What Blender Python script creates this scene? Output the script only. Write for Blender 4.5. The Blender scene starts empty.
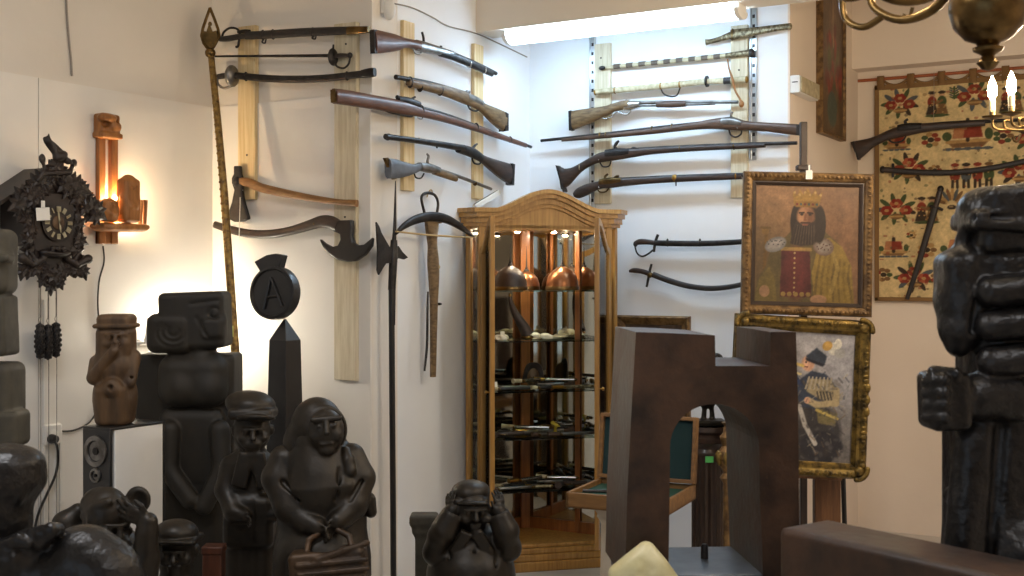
import bpy, bmesh, math, random
import numpy as np
from mathutils import Vector, Matrix
from mathutils.geometry import tessellate_polygon
random.seed(7); rng = np.random.default_rng(7)
C = bpy.context.scene.collection
# ---------------------------------------------------------------- camera model (1024 x 576)
FPX, CX, CY, EYE = 1200.0, 512.0, 278.0, 1.5
YAW = math.radians(30)
FWD = Vector((-math.sin(YAW), math.cos(YAW), 0)); RGT = Vector((math.cos(YAW), math.sin(YAW), 0)); UP = Vector((0, 0, 1))
CAM = Vector((0, 0, EYE))
def ray(px, py): return FWD + RGT*((px-CX)/FPX) + UP*((CY-py)/FPX)
def P(px, py, d): return CAM + ray(px, py)*d
PI = math.pi
def R(a): return math.radians(a)
# wall planes of the room (metres)
XA, YB, XC, YD, XE, YF = -4.27, 4.42, -3.29, 5.90, -1.80, 7.12
class Frame:
    """a place in the room: local X to the right along a wall, local -Y out of the wall, Z up"""
    def __init__(s, o, rz):
        s.o = Vector(o); s.rz = rz
        s.x = Vector((math.cos(rz), math.sin(rz), 0)); s.y = Vector((-math.sin(rz), math.cos(rz), 0))
        s.m = (s.o-CAM).dot(FWD)/FPX
    def L(s, px, py, n=0.0):
        r = ray(px, py); k = ((s.o - s.y*n - CAM).dot(s.y))/r.dot(s.y)
        w = CAM + r*k - s.o
        return Vector((w.dot(s.x), -n, w.z))
def wallframe(w, px, py):
    r = ray(px, py)
    if w in 'ACE':
        k = {'A': XA, 'C': XC, 'E': XE}[w]/r.x; rz = PI/2
    else:
        k = {'B': YB, 'D': YD, 'F': YF, 'N': YF+.14}[w]/r.y; rz = 0.0
    return Frame(CAM + r*k, rz)
def freeframe(px, py, d, turn=0): return Frame(P(px, py, d), YAW + R(turn))
# ---------------------------------------------------------------- objects
def lin(c):
    return tuple(((v/12.92) if v <= .04045 else ((v+.055)/1.055)**2.4) for v in c)
def rgb(r, g, b): return lin((r/255, g/255, b/255))
def thing(name, label, cat, fr=None, loc=None, rz=None, group=None):
    o = bpy.data.objects.new(name, None); C.objects.link(o); o.empty_display_size = .05
    o.location = fr.o if fr else loc; o.rotation_euler = (0, 0, fr.rz if fr else (rz or 0))
    o['label'] = label; o['category'] = cat
    if group: o['group'] = group
    return o
def finish(o, parent=None, fr=None, loc=None, rz=None):
    C.objects.link(o)
    if parent: o.parent = parent
    elif fr: o.location = fr.o; o.rotation_euler = (0, 0, fr.rz)
    elif loc is not None: o.location = loc; o.rotation_euler = (0, 0, rz or 0)
    return o
def obj(name, bm, mat, parent=None, fr=None, loc=None, rz=None, smooth=True, bevel=0, seg=2, angle=40):
    bmesh.ops.recalc_face_normals(bm, faces=bm.faces)
    me = bpy.data.meshes.new(name); bm.to_mesh(me); bm.free()
    me.materials.append(mat)
    if smooth:
        me.polygons.foreach_set('use_smooth', [True]*len(me.polygons))
        me.set_sharp_from_angle(angle=R(angle))
    o = finish(bpy.data.objects.new(name, me), parent, fr, loc, rz)
    if bevel:
        b = o.modifiers.new('bevel', 'BEVEL'); b.width = bevel; b.segments = seg; b.limit_method = 'ANGLE'; b.angle_limit = R(35)
    return o
def tag(o, label, cat, group=None):
    o['label'] = label; o['category'] = cat
    if group: o['group'] = group
    return o
def struct(o): o['kind'] = 'structure'; return o
def NB(): return bmesh.new()
def faces_from(bm, rings, closed=True, caps=True):
    vs = [[bm.verts.new(p) for p in r] for r in rings]
    n = len(rings[0])
    for a, b in zip(vs, vs[1:]):
        for i in range(n if closed else n-1):
            j = (i+1) % n
            try: bm.faces.new((a[i], a[j], b[j], b[i]))
            except ValueError: pass
    if caps and closed:
        for r in (vs[0], vs[-1]):
            try: bm.faces.new(r)
            except ValueError: pass
    return vs
def box(bm, c, s, rz=0, rot=None):
    M = rot or Matrix.Rotation(rz, 3, 'Z'); c = Vector(c); h = Vector(s)/2
    q = [c + M @ Vector((x*h.x, y*h.y, z*h.z)) for z in (-1, 1) for x, y in ((-1, -1), (1, -1), (1, 1), (-1, 1))]
    faces_from(bm, [q[:4], q[4:]]); return bm
def prism(bm, poly, y0, y1):
    """outline in the X-Z plane, extruded from y0 to y1"""
    big = len(poly) > 4
    vs = faces_from(bm, [[Vector((p[0], y0, p[1])) for p in poly], [Vector((p[0], y1, p[1])) for p in poly]], caps=not big)
    if big:
        for tr in tessellate_polygon([[Vector((p[0], p[1], 0)) for p in poly]]):
            for r in vs: bm.faces.new([r[i] for i in tr])
    return bm
def vprism(bm, poly, z0, z1):
    faces_from(bm, [[Vector((p[0], p[1], z0)) for p in poly], [Vector((p[0], p[1], z1)) for p in poly]]); return bm
def ringprism(bm, outer, inner, y0, y1):
    def at(l, y): return [bm.verts.new((p[0], y, p[1])) for p in l]
    a, b, c, d = at(outer, y0), at(inner, y0), at(inner, y1), at(outer, y1); n = len(outer)
    for i in range(n):
        j = (i+1) % n
        for p, q in ((a, b), (b, c), (c, d), (d, a)): bm.faces.new((p[i], p[j], q[j], q[i]))
    return bm
def tube(bm, pts, r, n=10):
    pts = [Vector(p) for p in pts]; rs = r if isinstance(r, (list, tuple)) else [r]*len(pts)
    rings = []; prev = None
    for i, p in enumerate(pts):
        t = (pts[min(i+1, len(pts)-1)] - pts[max(i-1, 0)]).normalized()
        a = (prev - t*prev.dot(t)) if prev else t.orthogonal()
        a = a.normalized(); b = t.cross(a); prev = a
        rings.append([p + (a*math.cos(2*PI*k/n) + b*math.sin(2*PI*k/n))*rs[i] for k in range(n)])
    faces_from(bm, rings); return bm
def curve(pts, n=6):
    """Catmull-Rom through points"""
    pts = [Vector(p) for p in pts]; out = []
    for i in range(len(pts)-1):
        p0, p1, p2, p3 = pts[max(i-1, 0)], pts[i], pts[i+1], pts[min(i+2, len(pts)-1)]
        for k in range(n):
            t = k/n
            out.append(.5*((2*p1) + (p2-p0)*t + (2*p0-5*p1+4*p2-p3)*t*t + (3*p1-p0-3*p2+p3)*t**3))
    return out + [pts[-1]]
def lathe(bm, prof, n=24, c=(0, 0, 0), axis='Z'):
    c = Vector(c); rings = []
    for r, z in prof:
        r = max(r, 1e-4); q = []
        for k in range(n):
            a = 2*PI*k/n; v = (r*math.cos(a), r*math.sin(a), z)
            if axis == 'Y': v = (v[0], z, v[1])
            if axis == 'X': v = (z, v[0], v[1])
            q.append(c + Vector(v))
        rings.append(q)
    faces_from(bm, rings); return bm
def ell(bm, c, r, nu=14, nv=8, M=None):
    c = Vector(c); rings = []
    for j in range(nv+1):
        th = PI*j/nv; s = max(math.sin(th), 1e-3)
        q = []
        for k in range(nu):
            a = 2*PI*k/nu; v = Vector((r[0]*s*math.cos(a), r[1]*s*math.sin(a), r[2]*math.cos(th)))
            q.append(c + (M @ v if M else v))
        rings.append(q)
    faces_from(bm, rings); return bm
def loft(bm, st, n=12, p=2.6):
    """stations (point, half-height in the wall plane, half-thickness along Y): superellipse sections"""
    rings = []; Y = Vector((0, 1, 0))
    for i, (c, h, t) in enumerate(st):
        d = (st[min(i+1, len(st)-1)][0] - st[max(i-1, 0)][0]); d.y = 0; d.normalize()
        u = Vector((-d.z, 0, d.x)); q = []
        for k in range(n):
            a = 2*PI*(k+.5)/n; ca, sa = math.cos(a), math.sin(a)
            q.append(c + u*(h*math.copysign(abs(ca)**(2/p), ca)) + Y*(t*math.copysign(abs(sa)**(2/p), sa)))
        rings.append(q)
    faces_from(bm, rings); return bm
def weapon(name, label, cat, w, n, parts, group=None, fr=None):
    """parts: (part name, shape, material, data...) with pixel coordinates measured on the wall, turned into metres on the plane n off that wall"""
    pt = parts[0][3][len(parts[0][3])//2]
    fr = fr or wallframe(w, pt[0], pt[1])
    t = thing(name, label, cat, fr, group=group); m = fr.m
    for pa in parts:
        nm, sh, mt, data = pa[:4]; ex = pa[4] if len(pa) > 4 else {}
        bm = NB(); dn = n + ex.get('n', 0)
        if sh == 'loft':
            pts = [(fr.L(q[0], q[1], dn), q[2]*m, q[3]) for q in data]
            if ex.get('fine', 1) and len(pts) > 2:
                c3 = curve([a[0] for a in pts], 4); h3 = curve([(a[1], a[2], 0) for a in pts], 4)
                pts = [(a, max(b.x, .0006), max(b.y, .0006)) for a, b in zip(c3, h3)]
            loft(bm, pts, ex.get('k', 12), ex.get('p', 2.6))
        elif sh == 'tube':
            pts = [fr.L(q[0], q[1], dn + (q[3] if len(q) > 3 else 0)) for q in data]; rs = [q[2]*m for q in data]
            if len(pts) > 2 and ex.get('fine', 1):
                rs = [a.x for a in curve([(r_, 0, 0) for r_ in rs], 5)]; pts = curve(pts, 5)
            tube(bm, pts, rs, ex.get('k', 10))
        elif sh == 'prism':
            pts = [fr.L(q[0], q[1], dn) for q in data]; h = ex.get('t', .006)
            prism(bm, [(a.x, a.z) for a in pts], -dn-h, -dn+h)
        elif sh == 'ell':
            for q in data: ell(bm, fr.L(q[0], q[1], dn), (q[2]*m, q[4] if len(q) > 4 else q[2]*m, q[3]*m))
        elif sh == 'disc':
            for q in data: lathe(bm, [(.001, -q[3]), (q[2]*m, -q[3]), (q[2]*m, q[3]), (.001, q[3])], 18, fr.L(q[0], q[1], dn), ex.get('axis', 'X'))
        obj(nm, bm, mt, t, bevel=ex.get('bevel', 0))
    return t
# ---------------------------------------------------------------- signed-distance sculpting, meshed with surface nets
class Sdf:
    def __init__(s, fr, vox=.005, k=.012): s.fr, s.vox, s.k, s.ops, s.m = fr, vox, k, [], fr.m
    def p(s, a): return s.fr.L(a[0], a[1], (a[2] if len(a) > 2 else 0)*s.m)
    def _add(s, fn, lo, hi, k, sub): s.ops.append((fn, np.array(lo), np.array(hi), s.k if k is None else k, sub)); return s
    def _rot(s, roll, yaw, pitch): return np.array(Matrix.Rotation(R(yaw), 3, 'Z') @ Matrix.Rotation(R(pitch), 3, 'X') @ Matrix.Rotation(R(roll), 3, 'Y'))
    def ell(s, c, r, roll=0, yaw=0, pitch=0, k=None, sub=False, raw=False):
        if not raw: c = s.p(c); r = (r[0]*s.m, r[2]*s.m, r[1]*s.m)
        c = np.array(c); r = np.array(r); M = s._rot(roll, yaw, pitch)
        def fn(x, y, z):
            q = [(M[0, i]*(x-c[0]) + M[1, i]*(y-c[1]) + M[2, i]*(z-c[2])) for i in range(3)]
            k0 = np.sqrt(sum((q[i]/r[i])**2 for i in range(3))); k1 = np.sqrt(sum((q[i]/r[i]**2)**2 for i in range(3)))
            return k0*(k0-1)/np.maximum(k1, 1e-6)
        e = np.sqrt(((M*r)**2).sum(1))
        return s._add(fn, c-e, c+e, k, sub)
    def box(s, c, h, rnd=2, roll=0, yaw=0, pitch=0, k=None, sub=False, raw=False):
        if not raw: c = s.p(c); h = (h[0]*s.m, h[2]*s.m, h[1]*s.m); rnd = rnd*s.m
        c = np.array(c); h = np.array(h); M = s._rot(roll, yaw, pitch); rn = min(rnd, h.min()*.95)
        def fn(x, y, z):
            q = [np.abs(M[0, i]*(x-c[0]) + M[1, i]*(y-c[1]) + M[2, i]*(z-c[2])) - (h[i]-rn) for i in range(3)]
            return np.sqrt(sum(np.maximum(v, 0)**2 for v in q)) + np.minimum(np.maximum(q[0], np.maximum(q[1], q[2])), 0) - rn
        e = (np.abs(M)*h).sum(1)
        return s._add(fn, c-e, c+e, k, sub)
    def cap(s, a, b, ra, rb=None, k=None, sub=False, raw=False):
        rb = ra if rb is None else rb
        if not raw: a = s.p(a); b = s.p(b); ra *= s.m; rb *= s.m
        a = np.array(a); b = np.array(b); d = b-a; dd = max(d.dot(d), 1e-12)
        def fn(x, y, z):
            t = np.clip(((x-a[0])*d[0] + (y-a[1])*d[1] + (z-a[2])*d[2])/dd, 0, 1)
            return np.sqrt((x-a[0]-d[0]*t)**2 + (y-a[1]-d[1]*t)**2 + (z-a[2]-d[2]*t)**2) - (ra + (rb-ra)*t)
        r = max(ra, rb)
        return s._add(fn, np.minimum(a, b)-r, np.maximum(a, b)+r, k, sub)
    def chain(s, pts, k=None, sub=False):
        for a, b in zip(pts, pts[1:]): s.cap(a[:3], b[:3], a[3], b[3], k, sub)
        return s
    def ring(s, c, R1, r, roll=0, yaw=0, pitch=0, sx=1, k=None, sub=False):
        """torus whose hole looks at the viewer"""
        c = np.array(s.p(c)); R1 *= s.m; r *= s.m; M = s._rot(roll, yaw, pitch)
        def fn(x, y, z):
            q = [(M[0, i]*(x-c[0]) + M[1, i]*(y-c[1]) + M[2, i]*(z-c[2])) for i in range(3)]
            return np.sqrt((np.sqrt((q[0]/sx)**2 + q[2]**2) - R1)**2 + q[1]**2) - r
        e = R1*max(sx, 1) + r
        return s._add(fn, c-e, c+e, k, sub)
    def face(s, c, r, yaw=0, tilt=0, k=None, ears=True):
        """brows, eyes, nose, lips, chin and ears on a head of radius r (metres) at c, looking at the viewer turned by yaw"""
        c = Vector(c); M = Matrix.Rotation(R(yaw), 3, 'Z') @ Matrix.Rotation(R(tilt), 3, 'X')
        def q(x, z, y): return c + M @ Vector((x*r, -y*r, z*r))
        kk = .12*r
        for e in (-1, 1):
            s.ell(q(.38*e, .12, .98), (.24*r, .2*r, .15*r), k=.06*r, sub=True, raw=True)
            s.ell(q(.36*e, .1, .86), (.15*r, .13*r, .11*r), k=.02*r, raw=True)
            s.cap(q(.1*e, .3, 1.0), q(.6*e, .27, .82), .09*r, .06*r, kk, raw=True)
            s.ell(q(.5*e, -.25, .72), (.25*r, .22*r, .22*r), k=kk*2, raw=True)
            if ears: s.ell(q(1.0*e, .0, .0), (.1*r, .2*r, .28*r), k=kk, raw=True)
        s.cap(q(0, .22, .98), q(0, -.16, 1.2), .09*r, .15*r, kk, raw=True)
        for e in (-1, 1): s.ell(q(.13*e, -.18, 1.08), (.1*r, .1*r, .08*r), k=kk*.5, raw=True)
        s.cap(q(-.26, -.48, .93), q(.26, -.48, .93), .07*r, None, .03*r, raw=True)
        s.cap(q(-.22, -.62, .9), q(.22, -.62, .9), .08*r, None, .03*r, raw=True)
        s.ell(q(0, -.92, .72), (.28*r, .22*r, .2*r), k=kk*2, raw=True)
        return s
    def hand(s, w, d, side, L, curl=None, amt=.5):
        """palm, four unequal bent fingers and a thumb; w wrist, d pointing direction, side towards the thumb (metres / unit vectors)"""
        w = Vector(w); d = Vector(d).normalized(); side = Vector(side); side = (side - d*side.dot(d)).normalized()
        nrm = Vector(curl) if curl else d.cross(side); nrm = (nrm - d*nrm.dot(d) - side*nrm.dot(side)).normalized()
        for e in (-.14, .0, .14): s.cap(w + side*(e*.6*L), w + d*(.46*L) + side*(e*L), .1*L, .095*L, .05*L, raw=True)
        for i, (f, o) in enumerate(((.82, .2), (1.0, .07), (.93, -.06), (.72, -.18))):
            a = w + d*(.46*L) + side*(o*L); dd = (d + side*(o*.35)).normalized()
            b = a + (dd*(1-.25*amt) + nrm*(.5*amt)).normalized()*(.25*f*L)
            c = b + (dd*(1-.8*amt) + nrm*(1.0*amt)).normalized()*(.24*f*L)
            s.cap(a, b, .064*L, .058*L, .012*L, raw=True); s.cap(b, c, .058*L, .045*L, .012*L, raw=True)
        a = w + d*(.12*L) + side*(.14*L); b = a + (d*.7 + side*.75).normalized()*(.24*L); c = b + (d*.95 + side*.2 + nrm*(.4*amt)).normalized()*(.2*L)
        s.cap(a, b, .085*L, .065*L, .03*L, raw=True); s.cap(b, c, .065*L, .05*L, .01*L, raw=True)
        return s
    def mesh(s, name):
        v = s.vox
        lo = np.min([o[1] for o in s.ops if not o[4]], 0) - 4*v; hi = np.max([o[2] for o in s.ops if not o[4]], 0) + 4*v
        n = np.ceil((hi-lo)/v).astype(int)+1
        ax = [lo[i] + v*np.arange(n[i]) for i in range(3)]
        G = np.full(n, 1.0, np.float32)
        for fn, a, b, k, sub in s.ops:
            pad = 2*k + 4*v
            i0 = np.clip(np.floor((a-pad-lo)/v).astype(int), 0, n); i1 = np.clip(np.ceil((b+pad-lo)/v).astype(int)+1, 0, n)
            if (i1 <= i0).any(): continue
            sl = tuple(slice(i0[i], i1[i]) for i in range(3))
            d = fn(ax[0][sl[0]][:, None, None], ax[1][sl[1]][None, :, None], ax[2][sl[2]][None, None, :]).astype(np.float32)
            g = G[sl]
            if sub:
                d = -d; h = np.maximum(k-np.abs(g-d), 0)/max(k, 1e-6); G[sl] = np.maximum(g, d) + h*h*k*.25
            else:
                h = np.maximum(k-np.abs(g-d), 0)/max(k, 1e-6); G[sl] = np.minimum(g, d) - h*h*k*.25
        neg = G < 0; keys, pos, quads = [], [], []
        st = np.array([n[1]*n[2], n[2], 1])
        for axi in range(3):
            a = [slice(None)]*3; b = [slice(None)]*3; a[axi] = slice(0, -1); b[axi] = slice(1, None)
            ij = np.argwhere(neg[tuple(a)] != neg[tuple(b)])
            ij = ij[(ij > 0).all(1)]
            e = np.zeros(3, int); e[axi] = 1
            fa = G[tuple(ij.T)]; fb = G[tuple((ij+e).T)]; t = fa/(fa-fb)
            p = ij.astype(float); p[:, axi] += t
            u, w = np.zeros(3, int), np.zeros(3, int); u[(axi+1) % 3] = 1; w[(axi+2) % 3] = 1
            cs = [ij-u-w, ij-w, ij, ij-u]; cs = [c @ st for c in cs]
            for c in cs: keys.append(c); pos.append(p)
            q = np.stack(cs, 1); fl = fa > 0; q[fl] = q[fl][:, ::-1]; quads.append(q)
        keys = np.concatenate(keys); pos = np.concatenate(pos); quads = np.concatenate(quads)
        uk, inv = np.unique(keys, return_inverse=True); cnt = np.bincount(inv)
        co = np.stack([np.bincount(inv, pos[:, i])/cnt for i in range(3)], 1)*v + lo
        qi = np.searchsorted(uk, quads)
        me = bpy.data.meshes.new(name)
        me.vertices.add(len(co)); me.vertices.foreach_set('co', co.astype(np.float32).ravel())
        me.loops.add(qi.size); me.loops.foreach_set('vertex_index', qi.ravel().astype(np.int32))
        me.polygons.add(len(qi)); me.polygons.foreach_set('loop_start', np.arange(0, qi.size, 4, dtype=np.int32))
        me.polygons.foreach_set('use_smooth', np.ones(len(qi), bool))
        me.update(calc_edges=True); me.validate()
        return me
    def obj(s, name, mat, parent=None, fr=None):
        me = s.mesh(name); me.materials.append(mat)
        return finish(bpy.data.objects.new(name, me), parent, fr if fr else (None if parent else s.fr))
# ---------------------------------------------------------------- materials
def newmat(name):
    m = bpy.data.materials.new(name); m.use_nodes = True
    nt = m.node_tree; return m, nt, nt.nodes['Principled BSDF']
def mat(name, c, rough=.5, metal=0, c2=None, scale=6, stretch=(1, 1, 1), bump=0, bscale=None, detail=4, spec=None, coat=0, lo=.35, hi=.65, r2=None, emit=None, estr=0, dist=.004):
    m, nt, b = newmat(name); N = nt.nodes; Lk = nt.links
    b.inputs['Base Color'].default_value = (*c, 1); b.inputs['Roughness'].default_value = rough; b.inputs['Metallic'].default_value = metal
    if spec is not None: b.inputs['Specular IOR Level'].default_value = spec
    if coat: b.inputs['Coat Weight'].default_value = coat; b.inputs['Coat Roughness'].default_value = .15
    if emit: b.inputs['Emission Color'].default_value = (*emit, 1); b.inputs['Emission Strength'].default_value = estr
    if c2 or bump or r2 is not None:
        tc = N.new('ShaderNodeTexCoord'); mp = N.new('ShaderNodeMapping'); mp.inputs['Scale'].default_value = stretch
        Lk.new(tc.outputs['Object'], mp.inputs['Vector'])
        nz = N.new('ShaderNodeTexNoise'); nz.inputs['Scale'].default_value = scale; nz.inputs['Detail'].default_value = detail; nz.inputs['Roughness'].default_value = .6
        Lk.new(mp.outputs['Vector'], nz.inputs['Vector'])
        if c2:
            rp = N.new('ShaderNodeValToRGB'); rp.color_ramp.elements[0].position = lo; rp.color_ramp.elements[1].position = hi
            rp.color_ramp.elements[0].color = (*c, 1); rp.color_ramp.elements[1].color = (*c2, 1)
            Lk.new(nz.outputs['Fac'], rp.inputs['Fac']); Lk.new(rp.outputs['Color'], b.inputs['Base Color'])
        if r2 is not None:
            mr = N.new('ShaderNodeMapRange'); mr.inputs[1].default_value = .3; mr.inputs[2].default_value = .7; mr.inputs[3].default_value = rough; mr.inputs[4].default_value = r2
            Lk.new(nz.outputs['Fac'], mr.inputs[0]); Lk.new(mr.outputs[0], b.inputs['Roughness'])
        if bump:
            n2 = nz
            if bscale:
                n2 = N.new('ShaderNodeTexNoise'); n2.inputs['Scale'].default_value = bscale; n2.inputs['Detail'].default_value = 3
                Lk.new(mp.outputs['Vector'], n2.inputs['Vector'])
            bp = N.new('ShaderNodeBump'); bp.inputs['Strength'].default_value = bump; bp.inputs['Distance'].default_value = dist
            Lk.new(n2.outputs['Fac'], bp.inputs['Height']); Lk.new(bp.outputs['Normal'], b.inputs['Normal'])
    return m
def glassmat(name, tint=(.96, .98, .97), gl=.12, rough=.02):
    m, nt, b = newmat(name); N = nt.nodes; N.remove(b)
    tr = N.new('ShaderNodeBsdfTransparent'); tr.inputs['Color'].default_value = (*tint, 1)
    g = N.new('ShaderNodeBsdfGlossy'); g.inputs['Roughness'].default_value = rough
    lw = N.new('ShaderNodeFresnel'); lw.inputs['IOR'].default_value = 1.45
    mx = N.new('ShaderNodeMixShader'); nt.links.new(lw.outputs[0], mx.inputs[0])
    nt.links.new(tr.outputs[0], mx.inputs[1]); nt.links.new(g.outputs[0], mx.inputs[2])
    nt.links.new(mx.outputs[0], N['Material Output'].inputs['Surface']); return m
def colattr(name, rough=.6, bump=.15, bscale=140, spec=.3, coat=0):
    m, nt, b = newmat(name); N = nt.nodes
    a = N.new('ShaderNodeAttribute'); a.attribute_name = 'paint'
    nt.links.new(a.outputs['Color'], b.inputs['Base Color']); b.inputs['Roughness'].default_value = rough; b.inputs['Specular IOR Level'].default_value = spec
    if coat: b.inputs['Coat Weight'].default_value = coat; b.inputs['Coat Roughness'].default_value = .25
    tc = N.new('ShaderNodeTexCoord'); nz = N.new('ShaderNodeTexNoise'); nz.inputs['Scale'].default_value = bscale
    nt.links.new(tc.outputs['Object'], nz.inputs['Vector'])
    bp = N.new('ShaderNodeBump'); bp.inputs['Strength'].default_value = bump; bp.inputs['Distance'].default_value = .002
    nt.links.new(nz.outputs['Fac'], bp.inputs['Height']); nt.links.new(bp.outputs['Normal'], b.inputs['Normal']); return m
class Paint:
    """a painted or woven picture: colours brushed on a fine grid, u to the right and v downwards, both 0..1"""
    def __init__(s, w, h, bg): s.w, s.h = w, h; s.a = np.ones((h, w, 3))*np.array(bg)/255; s.V, s.U = np.meshgrid(np.linspace(0, 1, h), np.linspace(0, 1, w), indexing='ij'); s.asp = h/w
    def mix(s, mask, col): s.a += (np.array(col)/255 - s.a)*np.clip(mask, 0, 1)[..., None]
    def ell(s, u, v, ru, rv, col, rot=0, soft=.15, al=1):
        c, n = math.cos(R(rot)), math.sin(R(rot)); x = s.U-u; y = (s.V-v)*s.asp
        a = (x*c+y*n)/ru; b = (-x*n+y*c)/(rv*s.asp)
        s.mix(np.clip((1-np.sqrt(a*a+b*b))/soft+.5, 0, 1)*al, col)
    def poly(s, pts, col, al=1):
        ins = np.zeros(s.U.shape, bool); n = len(pts)
        for i in range(n):
            (x1, y1), (x2, y2) = pts[i], pts[(i+1) % n]
            if y1 == y2: continue
            ins ^= ((s.V < y1) != (s.V < y2)) & (s.U < (x2-x1)*(s.V-y1)/(y2-y1)+x1)
        f = ins.astype(float)
        f = (f + np.roll(f, 1, 0) + np.roll(f, -1, 0) + np.roll(f, 1, 1) + np.roll(f, -1, 1))/5
        s.mix(f*al, col)
    def line(s, pts, w, col, al=1):
        for (x1, y1), (x2, y2) in zip(pts, pts[1:]):
            dx, dy = x2-x1, (y2-y1)*s.asp; t = np.clip(((s.U-x1)*dx+(s.V-y1)*s.asp*dy)/max(dx*dx+dy*dy, 1e-9), 0, 1)
            d = np.hypot(s.U-x1-dx*t, (s.V-y1)*s.asp-dy*t); s.mix(np.clip((w-d)/(w*.5)+.5, 0, 1)*al, col)
    def noise(s, amp, n=8):
        for q in (n, n*3, n*9):
            g = rng.normal(0, 1, (int(q*s.asp)+2, q+2)); yi = s.V*(g.shape[0]-1.001); xi = s.U*(g.shape[1]-1.001)
            y0, x0 = yi.astype(int), xi.astype(int); fy, fx = yi-y0, xi-x0
            f = g[y0, x0]*(1-fy)*(1-fx)+g[y0+1, x0]*fy*(1-fx)+g[y0, x0+1]*(1-fy)*fx+g[y0+1, x0+1]*fy*fx
            s.a *= 1+amp*f[..., None]
        s.a = np.clip(s.a, 0, 1)
    def obj(s, name, W, H, mat, parent, c=(0, 0, 0), fn=None):
        """W x H metres, upright in X-Z round c"""
        x = (s.U-.5)*W + c[0]; z = (.5-s.V)*H + c[2]; y = np.zeros_like(x) + c[1]
        if fn: x, y, z = fn(x, y, z)
        co = np.stack([x, y, z], -1).reshape(-1, 3).astype(np.float32)
        i = np.arange(s.h*s.w).reshape(s.h, s.w); q = np.stack([i[1:, :-1], i[1:, 1:], i[:-1, 1:], i[:-1, :-1]], -1).reshape(-1, 4)
        me = bpy.data.meshes.new(name); me.vertices.add(len(co)); me.vertices.foreach_set('co', co.ravel())
        me.loops.add(q.size); me.loops.foreach_set('vertex_index', q.ravel().astype(np.int32))
        me.polygons.add(len(q)); me.polygons.foreach_set('loop_start', np.arange(0, q.size, 4, dtype=np.int32)); me.update(calc_edges=True)
        at = me.color_attributes.new('paint', 'FLOAT_COLOR', 'POINT')
        a = s.a.reshape(-1, 3); a = np.where(a <= .04045, a/12.92, ((a+.055)/1.055)**2.4)
        at.data.foreach_set('color', np.concatenate([a, np.ones((len(a), 1))], 1).astype(np.float32).ravel())
        me.polygons.foreach_set('use_smooth', np.ones(len(q), bool)); me.materials.append(mat)
        return finish(bpy.data.objects.new(name, me), parent)
M = {}
M['wall'] = mat('wall_paint', rgb(228, 222, 214), .85, c2=rgb(219, 213, 204), scale=1.3, bump=.15, bscale=40, lo=.3, hi=.7)
M['walltan'] = mat('cream_wall_paint', rgb(234, 220, 205), .85, c2=rgb(226, 211, 195), scale=1.2, bump=.15, bscale=40, lo=.3, hi=.7)
M['panel'] = mat('white_board', rgb(232, 229, 224), .6, c2=rgb(224, 221, 216), scale=1.5, bump=.04, bscale=30)
M['alcove'] = mat('white_alcove_paint', rgb(235, 238, 242), .75, c2=rgb(228, 231, 236), scale=1.3, bump=.1, bscale=40)
M['ceil'] = mat('ceiling_paint', rgb(225, 215, 200), .9)
M['floor'] = mat('pale_stone_floor', rgb(196, 190, 182), .45, c2=rgb(178, 172, 164), scale=3)
M['pine'] = mat('pine_wood', rgb(226, 206, 164), .6, c2=rgb(206, 180, 132), scale=5, stretch=(14, 14, .8), bump=.1)
M['oldpine'] = mat('whitewashed_wood', rgb(214, 205, 182), .65, c2=rgb(190, 178, 150), scale=5, stretch=(12, 12, .9), bump=.1)
M['oak'] = mat('honey_oak', rgb(180, 136, 70), .4, c2=rgb(150, 108, 50), scale=4, stretch=(14, 14, 1.0), bump=.06, coat=.25)
M['casewood'] = mat('case_wood', rgb(136, 100, 58), .45, c2=rgb(108, 76, 42), scale=4, stretch=(1, 10, 10), bump=.06)
M['oakdark'] = mat('orange_oak', rgb(160, 98, 48), .4, c2=rgb(128, 76, 36), scale=4, stretch=(14, 14, 1.0), coat=.2)
M['brownwood'] = mat('walnut_stock', rgb(92, 68, 52), .48, c2=rgb(64, 47, 36), scale=6, stretch=(2, 8, 10), bump=.06, coat=.2)
M['redwood'] = mat('reddish_stock', rgb(106, 70, 53), .45, c2=rgb(76, 48, 37), scale=6, stretch=(2, 8, 10), bump=.05, coat=.25)
M['darkwood'] = mat('blackened_wood', rgb(62, 46, 38), .45, c2=rgb(38, 28, 24), scale=7, stretch=(2, 8, 8), bump=.08, coat=.1)
M['oldwood'] = mat('worn_stock', rgb(128, 104, 72), .5, c2=rgb(86, 66, 42), scale=8, stretch=(2, 6, 8), bump=.1)
M['greywood'] = mat('grey_painted_stock', rgb(106, 112, 122), .5, c2=rgb(76, 80, 88), scale=9, bump=.1)
M['haft'] = mat('ash_haft', rgb(150, 108, 62), .45, c2=rgb(116, 80, 44), scale=6, stretch=(2, 10, 10), bump=.06)
M['steel'] = mat('old_steel', rgb(150, 148, 146), .36, .9, c2=rgb(98, 94, 90), scale=14, bump=.06)
M['bright'] = mat('bright_steel', rgb(208, 208, 206), .24, 1, c2=rgb(176, 176, 174), scale=12)
M['iron'] = mat('dark_iron', rgb(66, 63, 62), .45, .75, c2=rgb(42, 40, 40), scale=16, bump=.12)
M['black'] = mat('black_lacquer', rgb(28, 27, 28), .4, c2=rgb(19, 18, 19), scale=10, coat=.2)
M['leather'] = mat('black_leather', rgb(42, 36, 34), .5, c2=rgb(28, 24, 24), scale=20, bump=.15)
M['brass'] = mat('old_brass', rgb(168, 128, 62), .3, 1, c2=rgb(112, 82, 40), scale=12, bump=.05)
M['brassdark'] = mat('tarnished_brass', rgb(128, 104, 66), .3, 1, c2=rgb(70, 56, 36), scale=9, bump=.06)
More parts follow.
